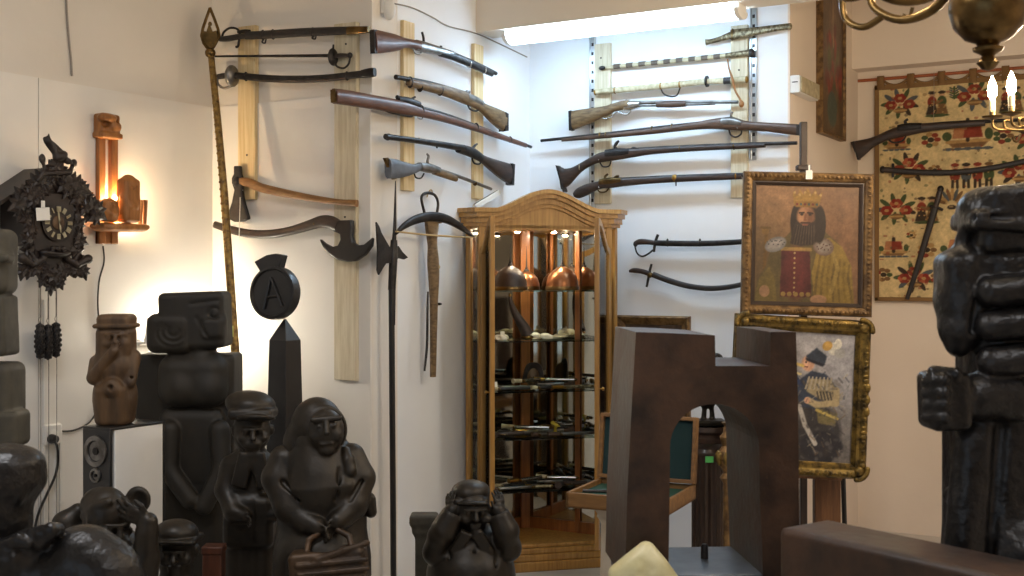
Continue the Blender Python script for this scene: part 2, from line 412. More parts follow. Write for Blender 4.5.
M['copper'] = mat('brown_copper', rgb(150, 100, 66), .33, .9, c2=rgb(104, 68, 46), scale=9, bump=.05)
M['bone'] = mat('yellowed_bone', rgb(200, 190, 160), .45, c2=rgb(160, 148, 116), scale=30, bump=.12)
M['nielloed'] = mat('engraved_silver', rgb(150, 138, 110), .4, .5, c2=rgb(86, 74, 52), scale=60, bump=.25, lo=.42, hi=.58)
M['cord'] = mat('tan_leather_cord', rgb(142, 98, 54), .6)
M['string'] = mat('bow_string', rgb(176, 150, 104), .8)
M['white'] = mat('white_plastic', rgb(226, 224, 220), .4)
M['paper'] = mat('paper_tag', rgb(238, 236, 230), .8)
M['greenpaper'] = mat('green_tag', rgb(96, 204, 112), .7)
M['yellowpaper'] = mat('yellow_green_tag', rgb(214, 216, 120), .7)
M['cable'] = mat('black_cable', rgb(34, 32, 32), .5)
M['greycable'] = mat('grey_cable', rgb(150, 142, 134), .6)
M['bronze'] = mat('dark_bronze', rgb(45, 38, 29), .5, .3, c2=rgb(27, 23, 18), scale=9, bump=.5, bscale=26, r2=.4)
M['bronzeshiny'] = mat('polished_dark_bronze', rgb(39, 37, 37), .42, .4, c2=rgb(24, 23, 23), scale=9, bump=.8, bscale=26, r2=.28, dist=.010)
M['bronzebrown'] = mat('brown_bronze', rgb(86, 66, 48), .45, .45, c2=rgb(54, 44, 36), scale=8, bump=.3, bscale=26)
M['carvedark'] = mat('dark_carved_wood', rgb(41, 36, 28), .62, c2=rgb(25, 22, 18), scale=5, stretch=(1, 1, .5), bump=.4, bscale=26)
M['carvebrown'] = mat('brown_carved_wood', rgb(98, 73, 47), .55, c2=rgb(64, 46, 29), scale=6, stretch=(3, 3, .5), bump=.3, bscale=20)
M['carvegrey'] = mat('weathered_carving', rgb(76, 71, 59), .7, c2=rgb(50, 46, 38), scale=7, bump=.3, bscale=24)
M['clockwood'] = mat('dark_walnut_carving', rgb(42, 29, 23), .5, c2=rgb(23, 16, 14), scale=12, bump=.25, coat=.1)
M['sconcewood'] = mat('honey_carved_wood', rgb(166, 110, 56), .45, c2=rgb(128, 80, 36), scale=6, stretch=(6, 6, 1), bump=.12)
M['patina'] = mat('brown_patina', rgb(66, 43, 27), .55, 0, c2=rgb(31, 20, 14), scale=7, bump=.5, bscale=34, lo=.38, hi=.66, r2=.42)
M['plate'] = mat('grey_base_plate', rgb(120, 126, 134), .35, .4, c2=rgb(96, 102, 110), scale=8)
M['gilt'] = mat('gilt_plaster', rgb(132, 108, 54), .4, .65, c2=rgb(60, 49, 26), scale=26, bump=.3, lo=.4, hi=.62)
M['giltdark'] = mat('antique_gilt', rgb(134, 104, 64), .46, .4, c2=rgb(84, 62, 38), scale=30, bump=.3, lo=.4, hi=.62)
M['liner'] = mat('dark_frame_liner', rgb(52, 38, 30), .5)
M['easel'] = mat('easel_wood', rgb(122, 82, 48), .5, c2=rgb(88, 56, 32), scale=6, stretch=(12, 12, 1))
M['darkbrown'] = mat('dark_brown_wood', rgb(60, 41, 31), .45, c2=rgb(41, 27, 21), scale=5, stretch=(8, 8, 1), bump=.1, coat=.15)
M['teal'] = mat('teal_velvet', rgb(12, 46, 50), .85)
M['green'] = mat('green_velvet', rgb(14, 62, 50), .85)
M['stone'] = mat('cream_column', rgb(206, 194, 176), .6, c2=rgb(190, 176, 156), scale=6)
M['satin'] = mat('cream_satin', rgb(220, 212, 170), .4, c2=rgb(200, 190, 140), scale=10, bump=.3, bscale=14, dist=.01)
M['shell'] = mat('white_shell', rgb(240, 232, 214), .4, c2=rgb(222, 206, 180), scale=12)
M['rail'] = mat('chrome_rail', rgb(190, 194, 198), .28, .9)
M['tapestrytrim'] = mat('brown_tape', rgb(128, 96, 58), .85)
M['rodwood'] = mat('hanging_rod', rgb(156, 84, 46), .5)
M['glass'] = glassmat('clear_glass')
M['shelfglass'] = glassmat('greenish_shelf_glass', (.86, .95, .91))
M['mirror'] = mat('old_mirror', rgb(196, 192, 182), .04, 1)
M['paint'] = colattr('oil_paint', .5, .2, 160, .35, .15)
M['weave'] = colattr('woven_cloth', .9, .4, 260, .1)
M['tube'] = mat('lamp_diffuser', rgb(250, 250, 250), .4, emit=(.54, .77, 1.0), estr=11.5)
M['bulb'] = mat('warm_bulb', rgb(255, 240, 210), .3, emit=(1.0, .80, .54), estr=140)
M['frost'] = mat('frosted_bulb', rgb(255, 250, 235), .3, emit=(1.0, .86, .62), estr=60)

M['sbulb'] = mat('sconce_bulb', rgb(255, 240, 210), .3, emit=(1.0, .74, .42), estr=230)
M['pearl'] = mat('dim_pearl_bulb', rgb(240, 236, 226), .3, emit=(1.0, .88, .68), estr=3)
M['bandbrown'] = mat('dark_horn', rgb(96, 84, 70), .5, c2=rgb(74, 62, 50), scale=20)
M['globe'] = mat('white_globe_bulb', rgb(255, 250, 240), .3, emit=(1.0, .90, .72), estr=95)
M['spotbulb'] = mat('halogen_bulb', rgb(255, 250, 235), .3, emit=(1.0, .84, .60), estr=480)
# ================================================================ the room
def slab(name, x0, x1, y0, y1, z0, z1, m):
    return struct(obj(name, box(NB(), ((x0+x1)/2, (y0+y1)/2, (z0+z1)/2), (x1-x0, y1-y0, z1-z0)), m, smooth=False))
H0 = 3.4
slab('floor', -4.7, 3.4, -3.2, 7.6, -.1, 0, M['floor'])
slab('ceiling', -4.7, 3.4, -3.2, 7.6, H0, H0+.1, M['ceil'])
slab('wall_left', XA-.2, XA, -3.0, YB+.2, 0, H0, M['wall'])
slab('wall_back_left', XA, XC, YB, YB+.2, 0, H0, M['wall'])
slab('wall_alcove_left', XC-.2, XC, YB+.2, YD+.2, 0, H0, M['alcove'])
slab('wall_alcove_back', XC, XE-.01, YD, YD+.2, 0, H0, M['alcove'])
bm = NB(); box(bm, (XE-.1, (YD+.2+YF)/2, H0/2), (.2, YF-YD-.2, H0)); box(bm, (XE-.005, YD+.1, H0/2), (.01, .2, H0)); struct(obj('wall_pier', bm, M['walltan'], smooth=False))
bm = NB(); box(bm, (-1.9, YF+.17, H0/2), (.2, .34, H0)); box(bm, (.8, YF+.24, 1.365), (5.2, .2, 2.73)); box(bm, (.8, YF+.17, (2.73+H0)/2), (5.2, .34, H0-2.73))
struct(obj('wall_back_right', bm, M['walltan'], smooth=False))
slab('wall_right', 3.2, 3.4, -3.0, YF+.3, 0, H0, M['walltan'])
bm = NB(); y = -3.1
box(bm, (-.55, y, .2), (8.0, .2, .4)); box(bm, (-.55, y, 3.15), (8.0, .2, .5))
box(bm, (-3.75, y, 1.65), (1.6, .2, 2.5)); box(bm, (2.35, y, 1.65), (2.2, .2, 2.5))
struct(obj('wall_front', bm, M['wall'], smooth=False))
bm = NB(); ringprism(bm, [(-2.95, .4), (1.25, .4), (1.25, 2.9), (-2.95, 2.9)], [(-2.87, .48), (1.17, .48), (1.17, 2.82), (-2.87, 2.82)], -3.06, -3.0); box(bm, (-.85, -3.03, 1.65), (.06, .05, 2.4))  # unseen window behind the camera, added so fill light can enter
w1 = struct(obj('unseen_window_1', bm, M['white'], smooth=False))
obj('window_pane', box(NB(), (-.85, -3.03, 1.65), (4.1, .006, 2.4)), M['glass'], w1)
# white boards screwed over the lower part of two walls
ZP = 2.345
slab('trim_1', XA, XA+.009, -2.9, 3.383, 0, ZP, M['panel'])
slab('trim_2', XA, XA+.009, 3.387, YB-.0001, 0, ZP, M['panel'])
slab('trim_3', XA+.009, XC-.001, YB-.009, YB, 0, ZP, M['panel'])
# the dropped beam over the alcove
slab('ceiling_beam', XC, 3.2, 5.32, 5.50, 2.78, H0, M['ceil'])
# ---- fluorescent lamp under the beam
fr = Frame(((-3.14-1.87)/2, 5.40, 2.78) and Vector((-2.505, 5.40, 2.78)), 0)
t = thing('fluorescent_lamp', 'long lit fluorescent batten lamp under the beam of the alcove', 'lamp', fr)
bm = NB(); box(bm, (0, 0, -.018), (1.27, .10, .036)); obj('housing', bm, M['white'], t, bevel=.004)
bm = NB(); prof = [(.07*math.cos(a), -.026 - .042*math.sin(a)) for a in np.linspace(0, PI, 13)]
faces_from(bm, [[Vector((x, p[0], p[1])) for p in prof] for x in (-.612, .612)])
obj('diffuser', bm, M['tube'], t)
for x in (-.634, .612):
    bm = NB(); faces_from(bm, [[Vector((q, p[0]*1.03, p[1]*1.02)) for p in prof] for q in (x, x+.022)]); obj('end_cap', bm, M['white'], t)
# ---- battens and rails
def batten(w, x0, x1, y0, y1, label, m='pine', th=.022, group=None, holes=()):
    fr = wallframe(w, (x0+x1)/2, (y0+y1)/2); a, b = fr.L(x0, y0, 0), fr.L(x1, y1, 0)
    a2, b2 = fr.L((x0+x1)/2, y0), fr.L((x0+x1)/2, y1)
    bm = NB(); box(bm, ((a.x+b.x)/2, -th/2, (a2.z+b2.z)/2), (abs(b.x-a.x), th, abs(a2.z-b2.z)))
    o = obj('wall_batten', bm, M[m], fr=fr, bevel=.003); tag(o, label, 'batten', group)
    if holes:
        for hx, hy in holes:
            bm = NB(); p = fr.L(hx, hy, th); lathe(bm, [(.001, 0), (.005, 0), (.005, .003), (.001, .003)], 10, p - Vector((0, .002, 0)), 'Y'); obj('screw', bm, M['iron'], o)
    return o
g = 'wooden battens that carry the weapons'
batten('B', 242, 259, 27, 200, 'pale pine batten behind the hand axe head', group=g, th=.03, holes=((247, 155),))
batten('B', 338, 360, 24, 380, 'longest pine batten, reaching far down past the crescent axe head', 'oldpine', group=g, th=.03, holes=((346, 44), (345, 217)))
batten('C', 400, 411, 22, 191, 'pine batten under the butt of the topmost rifle and the grey gun', group=g)
batten('C', 471, 480, 45, 199, 'pine batten ending just above the cabinet corner', group=g)
batten('D', 596, 612, 44, 204, 'whitewashed batten behind the butt ends in the alcove', 'oldpine', group=g, holes=((601, 58),))
batten('D', 732, 749, 26, 198, 'whitewashed batten behind the short engraved dagger', 'oldpine', group=g, holes=((739, 70),))
for x0, x1, y0, y1, lb in ((590.5, 596, 38, 215, 'slotted metal rail beside the gun butts'), (751, 757.5, 8, 160, 'slotted metal rail beside the short engraved dagger')):
    fr = wallframe('D', x0, (y0+y1)/2); a, b = fr.L(x0, y0), fr.L(x1, y1); w_ = b.x-a.x
    bm = NB(); box(bm, ((a.x+b.x)/2, -.004, (a.z+b.z)/2), (w_, .008, a.z-b.z))
    for e in (a.x+.003, b.x-.003): box(bm, (e, -.011, (a.z+b.z)/2), (.005, .014, a.z-b.z))
    o = obj('shelf_rail', bm, M['rail'], fr=fr); tag(o, lb, 'rail', 'slotted rails in the alcove')
    bm = NB(); z = b.z+.03
    while z < a.z-.02: box(bm, ((a.x+b.x)/2, -.0085, z), (w_*.4, .002, .018)); z += .05
    obj('slot_pattern', bm, M['iron'], o)
# ---- cables and small fittings on the walls
def wire(name, label, cat, w, pts, r, m, n=.006):
    fr = wallframe(w, pts[0][0], pts[0][1]); bm = NB()
    tube(bm, curve([fr.L(p[0], p[1], p[2] if len(p) > 2 else n) for p in pts], 5), r, 6)
    return tag(obj(name, bm, m, fr=fr), label, cat)
wire('wall_cable', 'thin grey cable sagging along the wall above the topmost rifle', 'cable', 'C', [(384, 2), (410, 7), (432, 17), (448, 26), (475, 33), (500, 44), (527, 57)], .0035, M['greycable'])
wire('wall_cable', 'dark cable running down the wall high above the cuckoo clock', 'cable', 'A', [(66, -12), (67, 15), (69, 40), (71, 60), (72, 76)], .005, M['greycable'])
fr = wallframe('C', 383, 8); t = thing('motion_sensor', 'small white domed sensor high on the corner above the sabres', 'sensor', fr)
p = fr.L(383, 6); obj('back_plate', box(NB(), (p.x, -.012, p.z+.02), (.045, .024, .12)), M['white'], t, bevel=.006)
bm = NB(); ell(bm, (p.x, -.035, p.z-.02), (.026, .032, .05)); obj('dome', bm, M['white'], t)
# white box with a sloped end on the pier
fr = Frame(Vector((XE, YD, 0)) + UP*P(792, 84, 6.0).z, PI/2)
t = thing('junction_box', 'small white junction box on the pier beside the dark framed picture', 'box', fr)
obj('housing', box(NB(), (.17, -.025, 0), (.335, .05, .088)), M['white'], t, bevel=.004)
obj('cover', box(NB(), (.17, -.054, 0), (.325, .008, .078)), M['bone'], t, bevel=.003)
obj('label_mark', box(NB(), (.0015, -.026, .01), (.003, .028, .005)), M['iron'], t)
# socket, plug and trunking on the left wall
fr = wallframe('A', 50, 435); t = thing('wall_socket', 'white wall socket low on the boarded wall under the clock weights', 'socket', fr)
p = fr.L(50, 434, .009); obj('plate', box(NB(), (p.x, -.02, p.z), (.085, .026, .085)), M['white'], t, bevel=.006)
bm = NB(); lathe(bm, [(.001, -.036), (.022, -.036), (.022, -.03), (.001, -.03)], 18, (p.x, 0, p.z), 'Y'); obj('insert', bm, M['paper'], t)
fr = wallframe('A', 53, 440); t = thing('power_cord', 'black plug and cord running from the wall socket down to the floor', 'cord', fr)
bm = NB(); p = fr.L(53, 439, .05); lathe(bm, [(.004, -.075), (.016, -.07), (.02, -.05), (.02, -.037), (.003, -.037)], 14, (p.x, 0, p.z), 'Y'); obj('plug', bm, M['cable'], t)
bm = NB(); tube(bm, curve([fr.L(*q) for q in ((54, 441, .072), (57, 446, .075), (58, 460, .06), (55, 476, .04), (47, 494, .03), (39, 512, .03), (35, 530, .03), (35, 560, .03), (36, 600, .03))], 5), .0055, 8); obj('cord', bm, M['cable'], t)
for x, lb in ((43, 'left'), (55.5, 'mid'), (59, 'right')):
    fr = wallframe('A', x, 500); a = fr.L(x, 425 if x > 50 else 300, .009); b = fr.L(x, 600, .009); b.z = -fr.o.z
    bm = NB(); box(bm, (a.x, -.016, (a.z+b.z)/2), (.010, .014, a.z-b.z))
    if x == 59: box(bm, (a.x, -.018, fr.L(59, 502).z), (.02, .018, .012))
    tag(obj('cable_trunking', bm, M['white'], fr=fr), {'left': 'white cable trunking strip reaching highest, nearest the stacked totem', 'mid': 'white cable trunking strip straight below the wall socket', 'right': 'thin white cable trunking with a clip beside the loudspeaker'}[lb], 'trunking', 'cable trunking below the clock')
# ================================================================ weapons on the walls
LG = 'long guns hung on the alcove walls'; SG = 'edged weapons on the boarded wall'; SG2 = 'edged weapons in the alcove'
def bands(pts, r, m): return [('barrel_band', 'ell', m, [(x, y, w, h, t)]) for x, y, w, h, t in pts]
# ---- boarded wall B
weapon('saber', 'topmost black sheathed sabre with a looped guard, above the rapier', 'sabre', 'B', .06, [
 ('scabbard', 'loft', M['leather'], [(246, 35.5, 4, .013), (262, 35, 4.2, .014), (300, 32.5, 4.2, .014), (335, 31, 4, .013), (368, 29.5, 3, .011)]),
 ('chape', 'loft', M['brassdark'], [(348, 30.8, 4.2, .014), (358, 30.2, 3.8, .013), (369, 29.6, 3.2, .012)]),
 ('grip', 'loft', M['leather'], [(220, 39, 2.6, .011), (228, 38.6, 3, .012), (240, 36.5, 2.8, .012), (247, 35.6, 2.6, .012)]),
 ('guard', 'tube', M['iron'], [(222, 37, 1.2), (224, 32, 1.2), (230, 28, 1.2), (237, 29, 1.2), (240, 34, 1.3), (239, 41, 1.3), (238, 46, 1.4), (236, 47, 1.2)]),
 ('cross', 'tube', M['iron'], [(238, 32, 1.6), (245, 31, 1.8), (250, 31, 1.4)]),
 ('ring_mount', 'ell', M['iron'], [(263, 35, 1.6, 5.4, .017)]), ('ring_mount', 'ell', M['iron'], [(273, 34.4, 1.6, 5.4, .017)]), ('ring_mount', 'ell', M['iron'], [(313, 32.4, 1.6, 5.2, .017)]),
 ('hanging_ring', 'tube', M['iron'], [(264, 39, .8), (262, 42, .8), (265, 43, .8), (266, 39, .8)]), ('hanging_ring', 'tube', M['iron'], [(314, 36, .8), (312, 38, .8), (315, 39, .8), (316, 36, .8)])], SG)
weapon('rapier', 'thin rapier with a cup hilt between the two sabres', 'sword', 'B', .06, [
 ('blade', 'loft', M['iron'], [(214, 56.3, 1.0, .003), (270, 56, 1.3, .004), (331, 55.6, 1.6, .005)]),
 ('cup', 'ell', M['iron'], [(333, 57, 3.2, 8.5, .034)]),
 ('quillon', 'tube', M['iron'], [(333.5, 44.5, .9), (333, 52, 1.2), (333.5, 60, 1.1)]),
 ('grip', 'loft', M['darkwood'], [(335, 56, 1.9, .008), (341, 55.6, 2.3, .009), (348, 55.3, 1.7, .008)]),
 ('pommel', 'ell', M['iron'], [(350, 55.3, 2.6, 2.9, .012)]),
 ('knuckle_bow', 'tube', M['iron'], [(334, 63, 1), (338, 67, 1), (344, 68, 1), (348.5, 64, 1), (350, 58, 1)])], SG)
weapon('saber', 'dark steel scabbarded sabre with a round bowl guard under the rapier', 'sabre', 'B', .06, [
 ('scabbard', 'loft', M['iron'], [(236, 75.5, 3.6, .013), (260, 78, 3.7, .014), (288, 79.3, 3.7, .014), (320, 78.6, 3.6, .013), (350, 75.5, 3.5, .012), (374, 72.5, 3.4, .012)]),
 ('chape', 'loft', M['iron'], [(362, 74, 3.9, .014), (370, 72.8, 4.6, .015), (375, 72.2, 4.2, .013)]),
 ('bowl_guard', 'ell', M['steel'], [(232, 76, 5.5, 11.5, .045)]),
 ('grip', 'loft', M['leather'], [(217, 77, 2.6, .011), (223, 76, 3, .012), (233, 75.5, 2.8, .012)]),
 ('knuckle_bow', 'tube', M['steel'], [(218, 77, 1.2), (218, 84, 1.2), (224, 88, 1.4), (231, 86, 1.5)]),
 ('ring_mount', 'ell', M['iron'], [(246, 76.5, 1.4, 4.9, .017)]), ('ring_mount', 'ell', M['iron'], [(347, 76, 1.4, 4.6, .016)])], SG)
weapon('hand_axe', 'narrow bearded hand axe with a pale wooden haft, hung by a string', 'axe', 'B', .06, [
 ('haft', 'loft', M['haft'], [(240, 181, 4, .015), (250, 183, 4.8, .016), (262, 188, 4.6, .016), (284, 193, 4.2, .015), (310, 198, 3.6, .013), (338, 202, 3, .012), (350, 203, 3.4, .013), (357, 203.5, 3.6, .013)]),
 ('axe_head', 'prism', M['iron'], [(235, 166), (241, 166), (241.5, 174), (243.5, 181), (242.5, 190), (245, 203), (249, 216), (249.5, 219), (243, 222), (235, 222), (228.5, 218), (229, 214), (233, 203), (235.5, 190), (233, 183), (233, 178), (235, 174)], dict(t=.012, bevel=.006)),
 ('eye', 'ell', M['iron'], [(238, 182, 5.5, 6.5, .026)]),
 ('string', 'tube', M['paper'], [(243, 190, .4), (240.5, 193, .4), (240, 206, .4, .03), (239.5, 222, .4, .035), (239, 239, .4, .035)])], SG)
weapon('battle_axe', 'big black axe with a crescent blade and long curved haft', 'axe', 'B', .065, [
 ('haft', 'loft', M['darkwood'], [(215, 224.5, 3.6, .014), (230, 229.5, 4, .015), (249, 233.6, 4.3, .016), (270, 234, 4.3, .016), (290, 231, 4.4, .016), (310, 225, 5, .017), (322, 221.5, 6, .018), (331, 222.5, 6.5, .018), (338, 226, 6, .017)]),
 ('axe_head', 'prism', M['black'], [(334, 220.5), (353, 220), (353.5, 228), (352.5, 236), (354, 242), (359, 245.5), (365, 244.5), (373.5, 237.5), (372.5, 246), (366, 255), (357, 261), (348, 262), (339, 260), (330, 254), (324, 247), (320.5, 239), (326, 243.5), (333, 247), (339, 245.5), (341.5, 240), (341, 234), (334, 231)], dict(t=.013, bevel=.006)),
 ('rivet', 'ell', M['brassdark'], [(316, 224, 2.2, 2.2, .02)])], SG)
# ---- alcove left wall C
G1 = LG
weapon('rifle', 'topmost gun on the narrow wall, red-brown butt and short blued barrel', 'gun', 'C', .062, [
 ('stock', 'loft', M['redwood'], [(373.5, 41.5, 11.5, .020), (380, 42, 10.8, .022), (395, 42.8, 8.2, .021), (404, 43, 5.2, .019), (412, 44, 4.5, .018), (419, 46, 5, .018)]),
 ('butt_plate', 'prism', M['iron'], [(371.8, 30), (374.5, 30), (375, 53.5), (372.6, 53.5)], dict(t=.013)),
 ('receiver', 'loft', M['steel'], [(416, 45, 5.4, .016), (424, 47, 5.4, .017), (438, 50.6, 4.4, .016), (452, 54.5, 3.6, .014)]),
 ('forend', 'loft', M['iron'], [(440, 52.5, 4, .014), (455, 57, 4.3, .015), (475, 65.5, 4.2, .014), (492, 73.5, 3.6, .012)]),
 ('barrel', 'tube', M['iron'], [(438, 49, 2.4), (470, 61, 2.3), (496, 73.5, 2.2)]),
 ('hammer', 'tube', M['iron'], [(423.5, 43, 1.5), (423.5, 38, 1.3), (422, 32, 1.2)]),
 ('rear_sight', 'ell', M['iron'], [(441, 47, 2, 1.6, .006)]),
 ('trigger_guard', 'tube', M['steel'], [(413, 48, .8), (415, 53, .8), (420, 53.5, .8), (422, 49.5, .8)])] + bands([(469, 64, 1.6, 4.6, .017), (484, 70, 1.6, 4.4, .016)], 0, M['bright']), G1)
weapon('rifle', 'carbine with a full pale stock, muzzle towards the room corner batten, second from top', 'gun', 'C', .062, [
 ('stock', 'loft', M['oldwood'], [(408, 82, 3.4, .015), (425, 86, 4.2, .017), (445, 91, 5, .019), (465, 98, 6, .02), (478, 104.5, 5, .018), (484, 109, 5.6, .019), (494, 116, 8.6, .021), (504, 122, 10.5, .021)]),
 ('butt_plate', 'prism', M['iron'], [(503, 112.5), (505.5, 114), (505.5, 131), (502, 131.5)], dict(t=.02)),
 ('barrel', 'tube', M['iron'], [(395.6, 77, 2.2), (430, 83.5, 2.2), (468, 94.5, 2.4)]),
 ('lock', 'loft', M['steel'], [(466, 97, 4, .021), (474, 100, 4, .022), (481, 104, 3, .021)]),
 ('bolt_handle', 'tube', M['steel'], [(466, 94, 1.2), (467, 91.5, 1.4), (469, 92, 1.6)]),
 ('trigger_guard', 'tube', M['iron'], [(467, 103, .9), (470, 109, .9), (476, 111, .9), (480, 108.5, .9)])] + bands([(410, 82.3, 1.8, 5.4, .019), (440, 90, 1.7, 5.6, .021), (420, 87.5, 1.3, 4.2, .018)], 0, M['iron']), G1)
weapon('rifle', 'longest gun on the narrow wall, its brown butt jutting past the corner', 'gun', 'C', .066, [
 ('stock', 'loft', M['redwood'], [(334, 96, 6.8, .02), (345, 97.5, 6.9, .022), (375, 102.5, 6.6, .022), (398, 107, 6.6, .022), (413, 110, 5.8, .02), (422, 112.8, 4.4, .018), (445, 118.5, 4, .016), (475, 128, 3.4, .014), (500, 136.5, 3, .012), (526, 145.5, 2.4, .01)]),
 ('butt_plate', 'prism', M['brassdark'], [(332.6, 89.5), (335.5, 89.2), (336, 103), (333.2, 102.6)], dict(t=.013)),
 ('barrel', 'tube', M['iron'], [(412, 106.5, 2.3), (450, 116.5, 2.1), (531, 147, 1.7)]),
 ('lock', 'loft', M['iron'], [(398, 99.5, 3.6, .012), (408, 101.5, 4, .02), (418, 105, 3.6, .02)]),
 ('hammer', 'tube', M['iron'], [(397, 97, 2), (403, 98.5, 1.6), (409, 100, 1.4), (415, 97, 1.1)]),
 ('trigger_guard', 'tube', M['iron'], [(384, 110, .9), (392, 113, .9), (410, 116.5, .9), (414, 114, .9)]),
 ('sling_ring', 'tube', M['bright'], [(418, 113, .7), (418, 118, .7), (422, 119, .7), (423, 115, .7)])] + bands([(421, 110.5, 1.5, 5.4, .021), (476, 127, 1.5, 4.6, .018), (510, 139.5, 1.3, 3.6, .014)], 0, M['iron']), G1)
weapon('shotgun', 'dark double gun with its butt against the cabinet corner, fourth from top', 'gun', 'C', .062, [
 ('stock', 'loft', M['darkwood'], [(476, 155, 3.4, .017), (484, 160, 4.2, .018), (492, 165, 6.4, .02), (502, 170.5, 9, .021), (510.5, 174.5, 10.6, .02)]),
 ('butt_plate', 'prism', M['iron'], [(509.5, 163.5), (512, 164.5), (511, 185.5), (508.6, 184.5)], dict(t=.02)),
 ('barrel', 'tube', M['iron'], [(385.5, 136.5, 2.5), (420, 141, 2.5), (464, 148, 3)], dict(n=.009)),
 ('barrel', 'tube', M['iron'], [(386, 136.8, 2.5), (420, 141.4, 2.5), (464, 148.6, 3)], dict(n=-.011)),
 ('receiver', 'loft', M['iron'], [(458, 149, 3.4, .018), (466, 150.5, 4.6, .02), (474, 153.5, 4.8, .02), (481, 158, 3.8, .018)]),
 ('hammer', 'tube', M['iron'], [(472, 149, 1.4), (475, 145.5, 1.2), (477, 144, 1)]),
 ('trigger_guard', 'tube', M['iron'], [(472, 158, .9), (474, 163, .9), (479, 164, .9), (482, 161, .9)]),
 ('muzzle_bead', 'ell', M['brass'], [(419, 139, 1.2, 1.2, .005)])] + bands([(437, 146.5, 1.2, 1.8, .006), (388, 137, 2, 3, .02)], 0, M['iron']), G1)
weapon('carbine', 'short gun with a grey painted butt and raised hammer, lowest on the narrow wall', 'gun', 'C', .062, [
 ('stock', 'loft', M['greywood'], [(388, 168.5, 9.8, .02), (396, 169, 9.2, .021), (406, 169.5, 6.8, .02), (413, 169, 4.8, .018), (420, 167, 4, .018), (428, 168, 4.6, .018)]),
 ('butt_plate', 'prism', M['brassdark'], [(384, 158), (386.8, 157.6), (395.5, 178.5), (393, 179.5)], dict(t=.008)),
 ('lock', 'loft', M['steel'], [(419, 166.5, 4, .02), (428, 168, 4.8, .022), (438, 170.5, 3.6, .02)]),
 ('hammer', 'tube', M['steel'], [(430, 168, 1.6), (427.5, 162, 1.5), (428.5, 156.5, 1.3), (427, 154, 1)]),
 ('forend', 'loft', M['oldwood'], [(434, 171, 3.6, .016), (446, 175, 3.6, .016), (456, 179, 2.8, .013)]),
 ('barrel', 'tube', M['steel'], [(434, 168.5, 2), (460, 177, 1.9), (491, 189, 1.7)]),
 ('trigger_guard', 'tube', M['iron'], [(414, 172.5, .8), (416, 177.5, .8), (421, 178, .8), (424, 173.5, .8)]),
 ('barrel_ring', 'ell', M['brassdark'], [(475, 183.5, 3, 2.6, .012)])], G1)
# crossbow
weapon('crossbow', 'old crossbow hanging upright by its stirrup above the narrow wall', 'crossbow', 'C', .07, [
 ('tiller', 'loft', M['oldwood'], [(431.5, 216, 9.5, .022), (431.8, 226, 9.3, .022), (432, 238, 6, .022), (432.5, 246, 5, .021), (433.2, 262, 7, .022), (433.8, 280, 6.6, .02), (433.8, 300, 4.6, .018), (433.4, 340, 3.6, .015), (433, 377, 3.4, .012)]),
 ('prod', 'loft', M['iron'], [(396, 233.5, 1.4, .007), (404, 226, 3, .011), (416, 219.5, 4.2, .014), (431, 216.5, 4.6, .016), (446, 219, 4.4, .014), (460, 226.5, 3.4, .011), (473, 236.5, 1.6, .007)], dict(n=.026)),
 ('bow_string', 'tube', M['string'], [(396, 231.5, .9), (432, 235.3, 1), (473, 237.5, .9)], dict(n=.03)),
 ('stirrup', 'tube', M['iron'], [(424.5, 213, 1.4), (421.5, 200, 1.3), (423, 194.5, 1.4), (429, 193, 1.6), (435, 195.5, 1.4), (438, 203, 1.3), (437, 213, 1.4)]),
 ('binding', 'ell', M['cord'], [(424.5, 217.5, 3.2, 4.6, .035)]), ('binding', 'ell', M['cord'], [(439, 219, 3.2, 4.6, .035)]),
 ('trigger_lever', 'tube', M['iron'], [(428, 292, .9, .012), (427.5, 310, 1.2, .028), (427, 345, 1.3, .03), (424.5, 371, 1, .034)]),
 ('nut', 'ell', M['bone'], [(436, 267, 2.4, 3.4, .024)]), ('pin', 'ell', M['iron'], [(438.5, 304, 1.4, 1.4, .02)])])
wire('nail_string', 'small string loop holding the crossbow stirrup on its nail', 'string', 'C', [(427, 197, .02), (429, 191.5, .01), (431.5, 190, .0), (433, 195, .05)], .003, M['string'], .02)
# halberd leaning against the narrow wall
weapon('halberd', 'long black-shafted halberd standing upright beside the crossbow', 'halberd', 'C', .07, [
 ('shaft', 'tube', M['black'], [(391.5, 288, 3), (392.2, 400, 3), (393, 500, 3), (393.5, 603, 3)]),
 ('blade', 'prism', M['iron'], [(376, 222), (378.5, 226), (381, 233), (385, 240), (389, 247), (394, 247.5), (398, 246), (402, 252), (407.5, 257.5), (403.5, 259.5), (398, 258), (394.5, 262), (390, 263), (385.5, 263.5), (382.5, 268), (378.5, 275), (377, 270), (377.5, 250), (376.8, 236)], dict(t=.005, bevel=.002)),
 ('socket', 'loft', M['iron'], [(394, 240, 3.2, .014), (393.5, 255, 4.2, .017), (392.5, 276, 4, .016), (391.8, 290, 3.8, .016)]),
 ('langet', 'loft', M['iron'], [(392.3, 276, 1.6, .018), (392.2, 300, 1.6, .018), (392, 325, 1.3, .017)]),
 ('spike', 'loft', M['iron'], [(394, 243, 2.4, .009), (394.8, 226, 1.7, .007), (395.2, 205, 1.2, .005), (395.5, 181, .5, .002)])])
